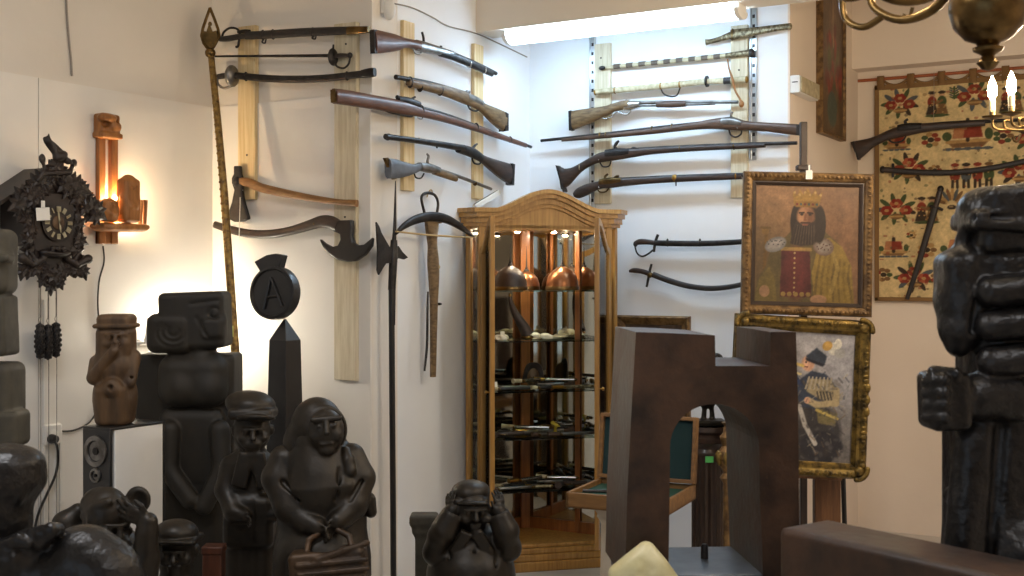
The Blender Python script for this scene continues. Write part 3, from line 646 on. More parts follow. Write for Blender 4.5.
# ---- alcove back wall D
weapon('short_sword', 'short engraved silver dagger in its sheath, topmost in the alcove', 'dagger', 'D', .05, [
 ('sheath', 'loft', M['nielloed'], [(731, 35, 5.4, .012), (745, 33, 5, .012), (760, 30.5, 3.8, .011), (778, 27.8, 3.2, .01), (791, 26.2, 3, .009)]),
 ('grip', 'loft', M['nielloed'], [(706, 42.3, 3.2, .012), (710, 41.6, 2.4, .01), (718, 39.5, 2.4, .01), (726, 37, 3.2, .011), (733, 35, 4.4, .012)]),
 ('throat', 'ell', M['brassdark'], [(732.5, 34.6, 2, 6.2, .015)]), ('sheath_tip', 'ell', M['nielloed'], [(790, 26.4, 2.2, 3.4, .011)])], SG2)
def zebra(n0, n1, pts):
    out = []
    for i in range(n0, n1):
        a, b = i/n1, (i+.5)/n1
        out.append((600+a*140, 68-a*14.6, 600+b*140, 68-b*14.6))
    return out
weapon('cane_sword', 'thin sword in a cream and black banded scabbard under the short dagger', 'sword', 'D', .036, [
 ('scabbard', 'loft', M['bone'], [(606, 67.5, 1.9, .009), (650, 63.5, 2.1, .010), (700, 58.5, 2.3, .010), (728, 55.5, 2.4, .010)]),
 ('hilt', 'loft', M['nielloed'], [(726, 55.8, 2.6, .011), (738, 54.3, 2.8, .012), (750, 52.6, 3, .013)]),
 ('pommel', 'ell', M['iron'], [(751.5, 52.8, 3.3, 4.4, .018)]), ('ferrule', 'ell', M['iron'], [(602, 68, 4, 2.3, .010)])] +
 [('dark_band', 'loft', M['bandbrown'], [(a, b, 2.5, .0112), (c, d, 2.5, .0112)]) for a, b, c, d in [(614+i*12.5, 66.7-i*1.22, 620.5+i*12.5, 66.05-i*1.22) for i in range(9)]], SG2)
weapon('ivory_sword', 'carved ivory-coloured sword with a black disc guard and cord loop', 'sword', 'D', .05, [
 ('scabbard', 'loft', M['bone'], [(595, 92, 2.8, .012), (630, 89, 3.1, .014), (670, 85.3, 3.1, .014), (706, 81.6, 3, .014)]),
 ('hilt', 'loft', M['bone'], [(707, 81.5, 2.7, .012), (725, 80.8, 3, .013), (746, 79.5, 3.2, .014)]),
 ('disc_guard', 'disc', M['iron'], [(707, 81.4, 5.6, .004)]),
 ('grip_wrap', 'loft', M['leather'], [(724, 80.9, 3.4, .015), (731, 80.5, 3.4, .015)]),
 ('end_fitting', 'ell', M['brass'], [(595.5, 92.3, 2, 3.2, .014)]), ('end_fitting', 'ell', M['brass'], [(746.5, 79.6, 2, 3.5, .015)]),
 ('fitting', 'ell', M['brass'], [(661, 86.2, 1.8, 3.8, .016)]), ('fitting', 'ell', M['brass'], [(680, 84.5, 1.8, 3.8, .016)]), ('fitting', 'ell', M['brass'], [(615, 90.4, 1.5, 3.6, .016)]),
 ('carrying_cord', 'tube', M['leather'], [(661, 89, .8), (664, 94, .8), (671, 96.5, .8), (677, 95, .8), (680, 88, .8)])], SG2)
weapon('leather_strap', 'tan leather cord dangling across the ivory sword hilt', 'strap', 'D', .085, [
 ('cord', 'tube', M['cord'], [(727.5, 59, .7), (729, 68, .8), (732, 78, 1.3), (735, 90, 1.1), (740, 99, 1.1), (742, 104, 1.4)]),
 ('tassel', 'ell', M['cord'], [(741.5, 104, 2.6, 3.6, .014)])])
weapon('lever_rifle', 'lever action rifle with pale walnut butt and silver receiver', 'gun', 'D', .06, [
 ('stock', 'loft', M['oldwood'], [(572, 120.5, 9.6, .02), (585, 117, 8.2, .021), (598, 113.2, 6, .02), (607, 110.5, 4.8, .018), (614, 107.5, 4.2, .018), (622, 105.5, 4.6, .018), (629, 105, 4.6, .017)]),
 ('butt_plate', 'prism', M['iron'], [(570, 111.5), (572.5, 110.8), (573, 130), (570.6, 130.8)], dict(t=.021)),
 ('receiver', 'loft', M['bright'], [(624, 106, 4.6, .016), (632, 105.5, 4.6, .017), (640, 104.2, 3, .014)]),
 ('barrel', 'tube', M['steel'], [(632, 102.6, 1.9), (690, 102.2, 1.7), (738, 102, 1.6)]),
 ('magazine', 'tube', M['steel'], [(634, 105.6, 1.5), (690, 104.4, 1.3), (715, 103.6, 1.3)]),
 ('forend', 'loft', M['brownwood'], [(657, 104.6, 2.8, .015), (672, 104.4, 3.2, .016), (686, 103.8, 2.7, .014)]),
 ('lever', 'tube', M['bright'], [(602, 117, .9), (606, 119, .9), (612, 116, .9), (617, 112, .9), (621, 113, .9), (626, 114.5, .9), (630, 112, .9), (630, 109, .9)]),
 ('hammer', 'tube', M['steel'], [(628, 102, 1.2), (626, 99.5, 1)])], LG)
weapon('rifle', 'very long percussion rifle with grey butt pointing right, muzzle towards the corner', 'gun', 'D', .064, [
 ('stock', 'loft', M['brownwood'], [(562, 140, 1.8, .01), (600, 136.5, 2.4, .013), (650, 131.5, 3, .016), (695, 126, 3.8, .018), (715, 124, 5.4, .02), (730, 123.8, 6.4, .021), (742, 125.4, 5.2, .02), (752, 126, 4.3, .019), (770, 127.4, 4.6, .02), (788, 129, 5.2, .02), (799, 130, 5.4, .02)]),
 ('barrel', 'tube', M['iron'], [(541, 140.7, 1.6), (600, 134.6, 1.9), (660, 127.8, 2.1), (724, 121, 2.4)]),
 ('lock', 'loft', M['steel'], [(722, 122, 4.2, .022), (731, 122, 5.2, .024), (742, 123.6, 3.6, .022)]),
 ('hammer', 'tube', M['steel'], [(733, 121, 1.6), (731, 116, 1.4), (732.5, 111.5, 1.2)]),
 ('trigger_guard', 'tube', M['iron'], [(729, 129.5, .9), (731, 135, .9), (736, 137, .9), (741, 134, .9), (741.5, 130, .9)]),
 ('butt_plate', 'prism', M['iron'], [(797.5, 124.6), (800.4, 124.8), (800.4, 135.6), (797.5, 135.2)], dict(t=.021)),
 ('bolt', 'ell', M['bright'], [(738.5, 128.3, 1.4, 1.4, .024)])] + bands([(600, 135.3, 1.6, 3.4, .017), (606, 134.8, 1, 3.2, .017), (652, 129.3, 1, 3.6, .019), (672, 127, 1, 3.8, .019)], 0, M['brassdark']), LG)
weapon('musket', 'black musket with a flared fishtail butt under the long percussion rifle', 'gun', 'D', .064, [
 ('stock', 'loft', M['darkwood'], [(561, 178, 11.8, .02), (566, 177, 9.6, .02), (573, 173, 6, .018), (580, 168, 4.2, .017), (590, 162, 4, .017), (600, 157.8, 4.8, .019), (615, 155, 5.4, .02), (632, 153, 4.6, .019), (650, 151, 3.6, .016), (690, 148.6, 2.8, .014), (740, 146.4, 2.4, .012), (765, 145.4, 2, .011)]),
 ('butt_plate', 'prism', M['iron'], [(557, 165.5), (559, 165.8), (566, 191.4), (564.4, 192.4)], dict(t=.02)),
 ('barrel', 'tube', M['iron'], [(606, 152.5, 2.6), (660, 148.4, 2.3), (740, 144.6, 1.9), (797, 143, 1.7)]),
 ('lock', 'loft', M['iron'], [(606, 154, 4.4, .022), (618, 153, 4.8, .024), (630, 152, 3.4, .022)]),
 ('hammer', 'tube', M['iron'], [(617, 151, 1.8), (615, 146.5, 1.7), (617, 142.5, 1.6), (619, 141, 1)]),
 ('frizzen', 'tube', M['iron'], [(630, 151, 1.4), (633, 148.5, 1.6), (637, 149, 1.2)]),
 ('trigger_guard', 'tube', M['iron'], [(600, 162.5, .8), (603, 166.5, .8), (609, 166, .8), (611, 161, .8)]),
 ('butt_band', 'ell', M['bone'], [(580.5, 167.6, 1, 4.8, .019)]), ('screw', 'ell', M['bright'], [(600, 160, 1.3, 1.3, .022)])] + bands([(734, 146.6, 1.3, 3.2, .016), (680, 148.6, 1, 3.4, .017)], 0, M['brassdark']), LG)
weapon('flintlock', 'dark flintlock with rounded butt and brass band, lowest of the long guns', 'gun', 'D', .064, [
 ('stock', 'loft', M['darkwood'], [(574.5, 195, 2.6, .016), (578, 193.6, 5, .02), (585, 190.4, 5.6, .021), (593, 187, 4.6, .019), (601, 184.8, 4, .018), (612, 183.4, 4.6, .019), (625, 182, 4.2, .018), (650, 180.2, 3.6, .016), (690, 178.2, 3.2, .014), (742, 176.6, 2.6, .012)]),
 ('barrel', 'tube', M['iron'], [(612, 180.6, 2.6), (670, 177.4, 2.4), (748, 174.6, 2.1)]),
 ('lock', 'loft', M['brassdark'], [(600, 182.6, 3.6, .021), (611, 181.6, 4.2, .022), (622, 180.6, 3.2, .02)]),
 ('hammer', 'tube', M['brassdark'], [(607, 181, 1.6), (605, 177, 1.4), (608, 174, 1.2)]),
 ('frizzen', 'tube', M['brassdark'], [(613, 180, 1.3), (616, 177, 1.6), (619, 176, 1)]),
 ('trigger_guard', 'tube', M['brassdark'], [(597, 188.5, .8), (600, 192, .8), (606, 191.5, .8), (609, 187.5, .8)]),
 ('brass_band', 'ell', M['brass'], [(675, 178.3, 4, 4, .018)]), ('ramrod_pipe', 'tube', M['iron'], [(676, 181, .8), (676, 186, .6)]), ('screw', 'ell', M['bright'], [(600, 187.5, 1.3, 1.3, .02)])] + bands([(736, 176.4, 1.6, 3.4, .016)], 0, M['brass']), LG)
weapon('saber', 'sheathed sabre with a D-shaped guard, half hidden by the crowned portrait', 'sabre', 'D', .05, [
 ('scabbard', 'loft', M['iron'], [(655, 243, 3, .012), (690, 243.6, 3, .012), (720, 243, 2.8, .011), (750, 241, 2.6, .010), (772, 238, 2.4, .009)]),
 ('grip', 'loft', M['darkwood'], [(635, 243.5, 2.2, .01), (640, 241.8, 3, .012), (648, 242, 2.7, .012), (655, 243, 2.4, .011)]),
 ('pommel', 'ell', M['iron'], [(635.5, 244, 2.4, 3, .013)]),
 ('cross_guard', 'tube', M['iron'], [(658, 234.5, 1.5), (656, 240, 1.6), (654.6, 246, 1.5), (654, 252, 1.3)]),
 ('knuckle_bow', 'tube', M['iron'], [(635, 246, .9), (637, 253, .9), (642, 256.4, 1), (648, 254, 1), (653, 250, 1)]),
 ('ring_mount', 'ell', M['iron'], [(667.5, 242.6, 1.2, 4.2, .015)]), ('ring_mount', 'ell', M['iron'], [(700, 242.6, 1.2, 4.2, .015)])], SG2)
weapon('saber', 'deeply curved sabre with a straight cross guard, lowest blade in the alcove', 'sabre', 'D', .05, [
 ('scabbard', 'loft', M['leather'], [(653, 274.6, 3, .012), (670, 281, 2.9, .012), (690, 286.4, 2.8, .011), (712, 288.4, 2.7, .011), (735, 286, 2.5, .010), (756, 280, 2.3, .009), (772, 273, 2, .008)]),
 ('grip', 'loft', M['darkwood'], [(629.5, 271.3, 1.4, .008), (634, 270.4, 2.6, .011), (642, 271.4, 2.6, .011), (650, 273.8, 2.6, .011)]),
 ('cross_guard', 'tube', M['iron'], [(651.6, 264, 1.2), (650, 270, 1.4), (648.4, 278, 1.4), (646.6, 287, 1.2)]),
 ('langet', 'ell', M['brassdark'], [(650, 275, 3.4, 3, .014)])], SG2)
# ---- spear leaning in the corner of the boarded walls
fr = freeframe(212, 60, 5.72); m_ = fr.m
def sp(x, y): return fr.L(x, y, (y-55)*.0009)
t = thing('spear', 'tall studded spear with an openwork tip leaning in the corner', 'spear', fr)
bm = NB(); tube(bm, [sp(211.2, 57), sp(217.5, 118), sp(224, 190), sp(236.5, 372)], [3.2*m_, 3.5*m_, 3.7*m_, 4.4*m_], 12); shaft_bm = bm; gm = (mat('gilded_shaft', rgb(150, 122, 66), .4, .55, c2=rgb(84, 62, 34), scale=38, bump=.6, bscale=60))
bm = NB(); tube(bm, [sp(236.5, 372), sp(241, 440), sp(253.5, 622)], [4.4*m_, 4.5*m_, 4.5*m_], 12); obj('lower_shaft', bm, M['haft'], t)
bm = shaft_bm
for i in range(44):
    f = (i+.5)/44; x = 211.2+(236.5-211.2)*(f**.95); y = 57+f*315
    for e in (-1, 1): ell(bm, sp(x, y) + Vector((e*1.2*m_, -3.0*m_, 0)), (1.2*m_, .005, 1.4*m_), 6, 4)
obj('shaft', bm, gm, t)
bm = NB(); tube(bm, [sp(x, y) for x, y in ((210, 8), (214, 18), (218, 29), (219.3, 36), (216, 43), (213, 48), (210, 49), (207, 48), (203.5, 43), (201.5, 36), (203, 28), (206.5, 18), (210, 8))], 1.5*m_, 8)
p = sp(210, 38); prism(bm, [(sp(x, y).x, sp(x, y).z) for x, y in ((203, 31), (207, 32), (210, 24), (213, 32), (217, 31), (218, 37), (213, 47), (207, 47), (202.5, 37))], p.y-.006, p.y+.006); ell(bm, sp(210, 24), (2*m_, .008, 2.4*m_), 8, 6)
obj('openwork_tip', bm, M['brassdark'], t)
bm = NB(); ell(bm, sp(210.3, 53), (5.4*m_, 5.4*m_, 5.2*m_)); obj('ball', bm, M['brassdark'], t)
bm = NB(); box(bm, sp(233, 331) + Vector((0, -.03, 0)), (.018, .002, .05)); obj('tag', bm, M['yellowpaper'], t)
# ================================================================ corner display cabinet
CAB = Frame(Vector((-2.935, 5.435, 0)), R(45))
t = thing('display_cabinet', 'honey oak corner display cabinet with an arched top and two open glass doors', 'cabinet', CAB)
W2, Z0, ZC = .34, .135, 1.855
FOOT = [(-W2, 0), (W2, 0), (.40, .055), (0, .45), (-.40, .055)]
def grow(p, g): return [((x*(1+g/.34)), (y*(1+g/.4) - g)) for x, y in p]
bm = NB(); vprism(bm, grow(FOOT, .035), 0, .05); vprism(bm, grow(FOOT, .026), .05, .085); vprism(bm, grow(FOOT, .016), .085, .115); vprism(bm, grow(FOOT, .005), .115, Z0)
obj('plinth', bm, M['oak'], t, bevel=.006, smooth=False)
bm = NB(); vprism(bm, FOOT, ZC-.10, ZC-.085); obj('top_board', bm, M['oak'], t, smooth=False)
def post(x, y, w, d, rz=0, m='oak', nm='post', z0=Z0, z1=ZC-.09): return obj(nm, box(NB(), (x, y, (z0+z1)/2), (w, d, z1-z0), rz), M[m], t, bevel=.004)
for s in (-1, 1):
    post(s*(W2+.002), .012, .032, .03); post(s*.392, .06, .028, .03, s*R(-45))
post(0, .405, .052, .03, m='oakdark', nm='corner_post')
for s in (-1, 1):
    post(s*.235, .2, .03, .012, s*R(-45), m='oakdark', nm='mirror_batten')
    a, b = Vector((s*.392, .066, 0)), Vector((0, .447, 0)); c = (a+b)/2
    ang = math.atan2(b.y-a.y, b.x-a.x)
    obj('back_mirror', box(NB(), (c.x, c.y, (Z0+ZC-.1)/2), ((b-a).length, .005, ZC-.1-Z0), ang), M['mirror'], t, smooth=False)
    obj('back_rail', box(NB(), (c.x*.97, c.y*.97, Z0+.03), ((b-a).length*.93, .012, .06), ang), M['oakdark'], t)
    a, b = Vector((s*W2, .012, 0)), Vector((s*.392, .06, 0)); c = (a+b)/2
    obj('side_glass', box(NB(), (c.x, c.y, (Z0+ZC-.1)/2), ((b-a).length, .004, ZC-.1-Z0), math.atan2(b.y-a.y, b.x-a.x)), M['glass'], t, smooth=False)
# cornice: three stepped mouldings that rise to an arch
def arch(x):
    k = min(abs(x)/.285, 1); return .098*(.5+.5*math.cos(PI*k))**.85 if k < 1 else 0
def band(nm, z0, z1, ext, yo, depth=.05):
    xs = [-(W2+ext)+i*2*(W2+ext)/48 for i in range(49)]
    top = [(x, ZC+z1+arch(x)) for x in xs]; bot = [(x, ZC+z0+arch(x)*1.0) for x in reversed(xs)]
    bm = NB(); prism(bm, top+bot, -yo, depth)
    for s in (-1, 1):   # the moulding returns along the slanted side
        q = [(s*(W2+ext), -yo), (s*(W2+ext+.075), .055), (s*(W2+.02), .12), (s*(W2-.02), .02)]
        vprism(bm, q if s > 0 else q[::-1], ZC+z0, ZC+z1)
    return obj(nm, bm, M['oak'], t, bevel=.003)
band('cornice', -.022, 0, .05, .055); band('cornice', -.046, -.022, .036, .04); band('cornice', -.074, -.046, .022, .024); band('cornice', -.092, -.074, .010, .012)
xs = [-W2+i*2*W2/48 for i in range(49)]
bm = NB(); prism(bm, [(x, ZC-.088+arch(x)) for x in xs] + [(x, ZC-.118 + .012*math.cos(x/W2*PI*.5)+.004*math.cos(x*60)) for x in reversed(xs)], 0, .02); obj('frieze', bm, M['oak'], t)
# glass shelves
SH = [1.432, 1.172, .912, .668, .398]
for z in SH:
    bm = NB(); vprism(bm, [(-.325, .022), (.325, .022), (.365, .062), (0, .40), (-.365, .062)], z-.003, z+.003); obj('glass_shelf', bm, M['shelfglass'], t, smooth=False)
# two little halogen spots under the top
for x in (-.11, .09):
    bm = NB(); lathe(bm, [(.001, 0), (.022, 0), (.024, -.012), (.018, -.014)], 16, (x, .16, ZC-.10)); sp_ = obj('spot_light', bm, M['brass'], t)
    bm = NB(); ell(bm, (x, .16, ZC-.113), (.014, .014, .006)); obj('spot_bulb', bm, M['spotbulb'], sp_)
# doors
def door(s, ang):
    hinge = Vector((s*(W2-.002), -.004, 0)); Lw = .325
    d = bpy.data.objects.new('door', None); C.objects.link(d); d.parent = t; d.location = hinge
    d.rotation_euler = (0, 0, R(180+ang) if s > 0 else R(-ang))
    def tz(u, o=0):
        k = min(max(u/Lw, 0), 1); return 1.655 + .145*(.5-.5*math.cos(PI*min(k*1.05, 1))) - o
    us = [i*Lw/20 for i in range(21)]
    out = [(u, tz(u)) for u in us] + [(Lw-i*Lw/20, .15) for i in range(21)]
    iu = [.032+i*(Lw-.064)/20 for i in range(21)]
    inn = [(u, tz(u, .036)) for u in iu] + [(u, .20) for u in reversed(iu)]
    bm = NB(); ringprism(bm, out, inn, -.011, .011); f = obj('door_frame', bm, M['oak'], d, bevel=.003, smooth=False)
    bm = NB(); prism(bm, inn, -.002, .002); obj('door_glass', bm, M['glass'], d, smooth=False)
    bm = NB(); yy = .016*s; lathe(bm, [(.004, 0), (.004, .012), (.010, .016), (.008, .024), (.001, .026)], 12, (0, 0, 0), 'Y')
    bmesh.ops.scale(bm, vec=(1, s, 1), verts=bm.verts); bmesh.ops.translate(bm, vec=(Lw-.016, .011*s, .95), verts=bm.verts); obj('door_knob', bm, M['brass'], d)
door(-1, 95); door(1, 60)
# ---- what stands on the shelves (cabinet coordinates -> room)
def cw(x, y, z): return CAB.o + CAB.x*x + CAB.y*y + UP*z
def cthing(nm, label, cat, x, y, z, rz=0, group=None): return thing(nm, label, cat, None, cw(x, y, z), CAB.rz + R(rz), group)
GH = 'spiked helmets on the upper glass shelf'
def helmet(x, y, r, m, label, spike, guard=0):
    h = cthing('spiked_helmet', label, 'helmet', x, y, SH[0]+.004, 0, GH)
    bm = NB(); lathe(bm, [(r*1.0, 0), (r*1.03, .01), (r*1.0, .02), (r*.98, r*.5), (r*.86, r*.88), (r*.62, r*1.18), (r*.34, r*1.36), (r*.14, r*1.46), (.002, r*1.5)], 28); obj('skull', bm, m, h)
    bm = NB(); lathe(bm, [(.016, r*1.42), (.013, r*1.55), (.006, r*1.62), (.008, r*1.68), (.004, r*1.75), (.0008, r*1.5+spike)], 12); obj('spike', bm, M['iron'], h)
    bm = NB(); lathe(bm, [(r*1.04, .0), (r*1.05, .016), (r*1.02, .02), (r*1.0, .0)], 28); obj('rim_band', bm, M['brassdark'], h)
    return h
helmet(-.165, .10, .088, M['patina'], 'dark brown spiked helmet, the one at the door side standing in front of the post', .11)
helmet(-.035, .25, .070, M['copper'], 'brass-brown spiked helmet in the middle, behind the corner post', .13)
helmet(.13, .135, .086, M['copper'], 'shiny copper spiked helmet catching the light beside the open door', .15)
# second shelf: horn, sheath and shells
h = cthing('powder_horn', 'dark curved powder horn standing on the second glass shelf', 'horn', -.12, .085, SH[1]+.02)
bm = NB(); q = curve([(.045, 0, .012), (.02, 0, .06), (-.02, 0, .12), (-.045, 0, .18), (-.05, 0, .215)], 6); tube(bm, q, [.034-.028*i/(len(q)-1) for i in range(len(q))], 14); obj('horn_body', bm, M['darkwood'], h)
bm = NB(); ell(bm, (.042, 0, .000), (.035, .035, .014)); obj('base_cap', bm, M['brass'], h); bm = NB(); ell(bm, (-.05, 0, .218), (.008, .008, .012)); obj('stopper', bm, M['brass'], h)
gs = 'shells on the second glass shelf'
def shell(x, y, r, label, rz=0, dark=False):
    s_ = Sdf(Frame(cw(x, y, SH[1]+.0035), CAB.rz+R(rz)), .0035, .006); f = 1/s_.m
    s_.ell((0, 0, r*.62), (r, r*.8, r*.62), k=.004, raw=True); s_.ell((r*.9, 0, r*.45), (r*.6, r*.35, r*.4), k=.01, raw=True)
    s_.ell((-r*.55, 0, r*.8), (r*.5, r*.5, r*.4), k=.008, raw=True); s_.ell((0, -r*.75, r*.5), (r*.55, r*.2, r*.14), k=.006, sub=True, raw=True)
    if dark: s_.ell((-.2*r, -.8*r, .7*r), (r*.5, r*.5, r*.42), k=.003, sub=True, raw=True)
    return tag(s_.obj('sea_shell', M['shell']), label, 'shell', gs)
shell(-.015, .16, .032, 'oval white shell beside the corner post on the second shelf', 20); shell(.04, .14, .028, 'round white shell, one place further from the post', -30)
shell(-.285, .10, .028, 'hollow white shell nearest the hinge on the second shelf', 10, True); shell(-.225, .085, .026, 'hollow white shell second from the hinge on the second shelf', -20, True); shell(-.18, .16, .024, 'pale shell tucked behind the powder horn', 40)
bm = NB(); lathe(bm, [(.001, .002), (.05, .002), (.085, .012), (.09, .016), (.084, .016), (.05, .007), (.001, .007)], 28)
tag(obj('shallow_dish', bm, M['shell'], loc=cw(.09, .20, SH[1]+.003)), 'pale shallow dish at the back of the second shelf', 'dish')
def tagcard(x, y, z, lb):
    c_ = cthing('price_card', lb, 'card', x, y, z, 10); obj('card', box(NB(), (0, 0, .025), (.024, .002, .046), rot=Matrix.Rotation(R(-12), 3, 'X')), M['paper'], c_)
    obj('card_foot', box(NB(), (0, .008, .002), (.02, .02, .003)), M['paper'], c_)
tagcard(-.2, .12, SH[1]+.003, 'small white price card standing among the shells'); tagcard(-.245, .10, SH[2]+.003, 'small white price card standing on the third shelf')
# lower shelves: daggers, knives and pistols, each lying flat
def dagger(x, y, z, rz, L, label, group, gm, sm, curved=0):
    d = cthing('dagger', label, 'dagger', x, y, z, rz, group)
    w = .013; pts = [Vector((-L*.22+L*.72*k/5, curved*math.sin(PI*k/5)*.5, .014)) for k in range(6)]
    bm = NB(); rings = []
    for k, p in enumerate(pts):
        ww = w*(1-.35*k/5); rings.append([p + Vector((0, ww*math.cos(a), .009*math.sin(a))) for a in np.linspace(0, 2*PI, 10, endpoint=False)])
    faces_from(bm, rings); obj('sheath', bm, sm, d)
    a = pts[0]; bm = NB(); tube(bm, [a, a+Vector((-L*.1, 0, .001)), a+Vector((-L*.2, 0, .002)), a+Vector((-L*.26, 0, .002))], [.009, .011, .010, .013], 10); obj('grip', bm, gm, d)
    bm = NB(); box(bm, a, (.010, .052, .014)); obj('cross_guard', bm, M['brassdark'], d, bevel=.003)
    bm = NB(); ell(bm, pts[-1], (.012, .009, .009)); obj('sheath_tip', bm, M['brassdark'], d)
def pistol(x, y, z, rz, L, label, group, m):
    d = cthing('pistol', label, 'pistol', x, y, z+.004, rz, group)
    bm = NB(); tube(bm, curve([(-L*.5, -.055, .018), (-L*.42, -.03, .018), (-L*.3, -.004, .018), (-L*.1, 0, .018), (L*.3, .002, .018)], 4), [.020, .0195, .019, .018, .0165, .015, .014, .0135, .0135, .013, .013, .0125, .012, .012, .0115, .011, .011], 10); obj('stock', bm, m, d)
    bm = NB(); tube(bm, [(-L*.2, .007, .021), (L*.5, .008, .021)], [.0095, .0075], 10); obj('barrel', bm, M['steel'], d)
    bm = NB(); box(bm, (-L*.17, .004, .034), (.06, .02, .006)); tube(bm, [(-L*.2, .01, .036), (-L*.23, .028, .036), (-L*.18, .034, .036)], .004, 6); obj('lock', bm, M['iron'], d)
    bm = NB(); tube(bm, curve([(-L*.28, -.012, .018), (-L*.22, -.034, .018), (-L*.12, -.03, .018), (-L*.1, -.01, .018)], 4), .003, 6); obj('trigger_guard', bm, M['brassdark'], d)
rows = [(2, 'third', [('d', -.18, .075, 6, .26, 0, 'boneblack', 'with a bone grip nearest the hinge'), ('d', .17, .07, 4, .25, .03, 'brassbrown', 'curved, with a brass grip towards the open door'), ('d', -.14, .135, -8, .26, 0, 'brown', 'with a brown grip in the second row'), ('p', .10, .155, 176, .2, 0, 'brown', 'brown, behind the curved dagger'), ('d', .01, .09, 14, .15, 0, 'boneblack', 'short, with a bone grip in front of the post'), ('d', -.06, .11, 28, .24, 0, 'steelbone', 'silver, crossing the others by the hinge'), ('d', .08, .12, -24, .22, 0, 'steelbrass', 'silver, crossing the curved one')]),
        (3, 'fourth', [('p', -.165, .085, 4, .24, 0, 'dark', 'dark, by the hinge'), ('d', .16, .075, 2, .27, 0, 'brown', 'long, with a brown grip along the front edge'), ('d', -.13, .145, -4, .26, 0, 'boneblack', 'with a pale grip behind the dark pistol'), ('p', .10, .155, 178, .2, 0, 'brown', 'brown, in the second row'), ('d', .02, .22, -10, .26, .02, 'brassbrown', 'curved, with a brass grip at the very back'), ('d', .01, .085, 14, .14, 0, 'brown', 'short, lying askew in front of the post'), ('d', -.08, .115, -26, .26, 0, 'steelbone', 'silver, laid across the dark pistol'), ('d', .10, .125, 24, .22, .02, 'steelbrass', 'silver and curved, across the brown pistol')]),
        (4, 'lowest', [('d', -.18, .07, 3, .27, 0, 'brown', 'long, by the hinge'), ('p', .185, .085, -4, .21, 0, 'dark', 'dark, towards the open door'), ('d', -.14, .135, -8, .26, .02, 'boneblack', 'with a pale grip in the second row'), ('p', .10, .16, 172, .2, 0, 'brown', 'brown, behind the dark pistol'), ('d', 0, .22, 10, .28, 0, 'dark', 'black, at the very back'), ('d', -.02, .08, -10, .14, 0, 'brassbrown', 'short, with a brass grip in front of the post'), ('d', -.07, .11, 24, .26, 0, 'steelbrass', 'silver, crossing the others by the hinge'), ('d', .09, .12, -26, .22, 0, 'steelbone', 'silver, laid across the two pistols')])]
MM = {'boneblack': (M['bone'], M['leather']), 'brown': (M['brownwood'], M['steel']), 'brassbrown': (M['brass'], M['nielloed']), 'dark': (M['darkwood'], M['iron']), 'steelbone': (M['bone'], M['bright']), 'steelbrass': (M['brass'], M['bright'])}
for si, nm, items in rows:
    for i, (k, x, y, rz, L, cv, ms, lb) in enumerate(items):
        z = SH[si]+.0035 + (.037 if i > 5 or (si == 2 and i > 4) else 0)
        if k == 'd': dagger(x, y, z, rz, L, 'sheathed dagger on the %s shelf, %s' % (nm, lb), 'blades on the %s glass shelf' % nm, *MM[ms], cv)
        else: pistol(x, y, z, rz, L, 'old pistol on the %s shelf, %s' % (nm, lb), 'pistols on the %s glass shelf' % nm, M['brownwood'] if ms == 'brown' else M['darkwood'])
# carved mask with hair on the third shelf, little yellow bird on the fourth
s_ = Sdf(Frame(cw(-.01, .22, SH[2]+.004), CAB.rz), .004, .012)
s_.ell((0, 0, .06), (.036, .034, .056), raw=True); s_.face((0, -.008, .055), .034, k=.004, ears=False)
mk = s_.obj('carved_mask', M['carvebrown']); tag(mk, 'carved brown mask with dark hair standing at the back of the third shelf', 'mask')
bm = NB()
for i in range(26):
    a = PI*i/25; x0 = .034*math.cos(a); z0 = .075+.042*math.sin(a)
    tube(bm, curve([(x0*.8, -.01, z0), (x0*1.3, -.02, z0+.02), (x0*1.6, -.012, z0-.03), (x0*1.55, -.005, .03)], 3), .0055, 5)
obj('hair', bm, M['leather'], mk)
s_ = Sdf(Frame(cw(.085, .118, SH[3]+.046), CAB.rz), .0035, .008)
s_.ell((0, 0, .012), (.017, .012, .012), roll=20, raw=True); s_.ell((-.013, 0, .026), (.009, .008, .008), raw=True); s_.cap((.010, 0, .012), (.026, 0, .004), .006, .003, raw=True); s_.cap((-.02, 0, .026), (-.027, 0, .024), .004, .002, raw=True); s_.cap((0, 0, .008), (0, 0, -.032), .006, .010, raw=True)
tag(s_.obj('toy_bird', mat('yellow_paint', rgb(176, 156, 40), .5)), 'small yellow bird figure perched on the fourth shelf', 'figurine')
# framed picture leaning on the cabinet top
fr = wallframe('C', 486, 200); a, b = fr.L(472.5, 207.5, .05), fr.L(499, 191.5, .05)
t2 = thing('framed_picture', 'small white-edged dark picture leaning askew on the cabinet top', 'picture', fr)
dx = (b-a).normalized(); dn = Vector((dx.z, 0, -dx.x)); h_ = a.z + fr.o.z - 1.858
def q4(i): return [((p.x), (p.z)) for p in (a+dx*i-(-dn)*i, b-dx*i+dn*i, b-dx*i+dn*(h_-i), a+dx*i+dn*(h_-i))]
bm = NB(); ringprism(bm, q4(0), q4(.014), -.062, -.045); obj('picture_frame', bm, M['paper'], t2, smooth=False)
bm = NB(); prism(bm, q4(.0145), -.057, -.047); obj('dark_print', bm, mat('dark_print', rgb(70, 66, 58), .5, c2=rgb(120, 112, 92), scale=24), t2, smooth=False)
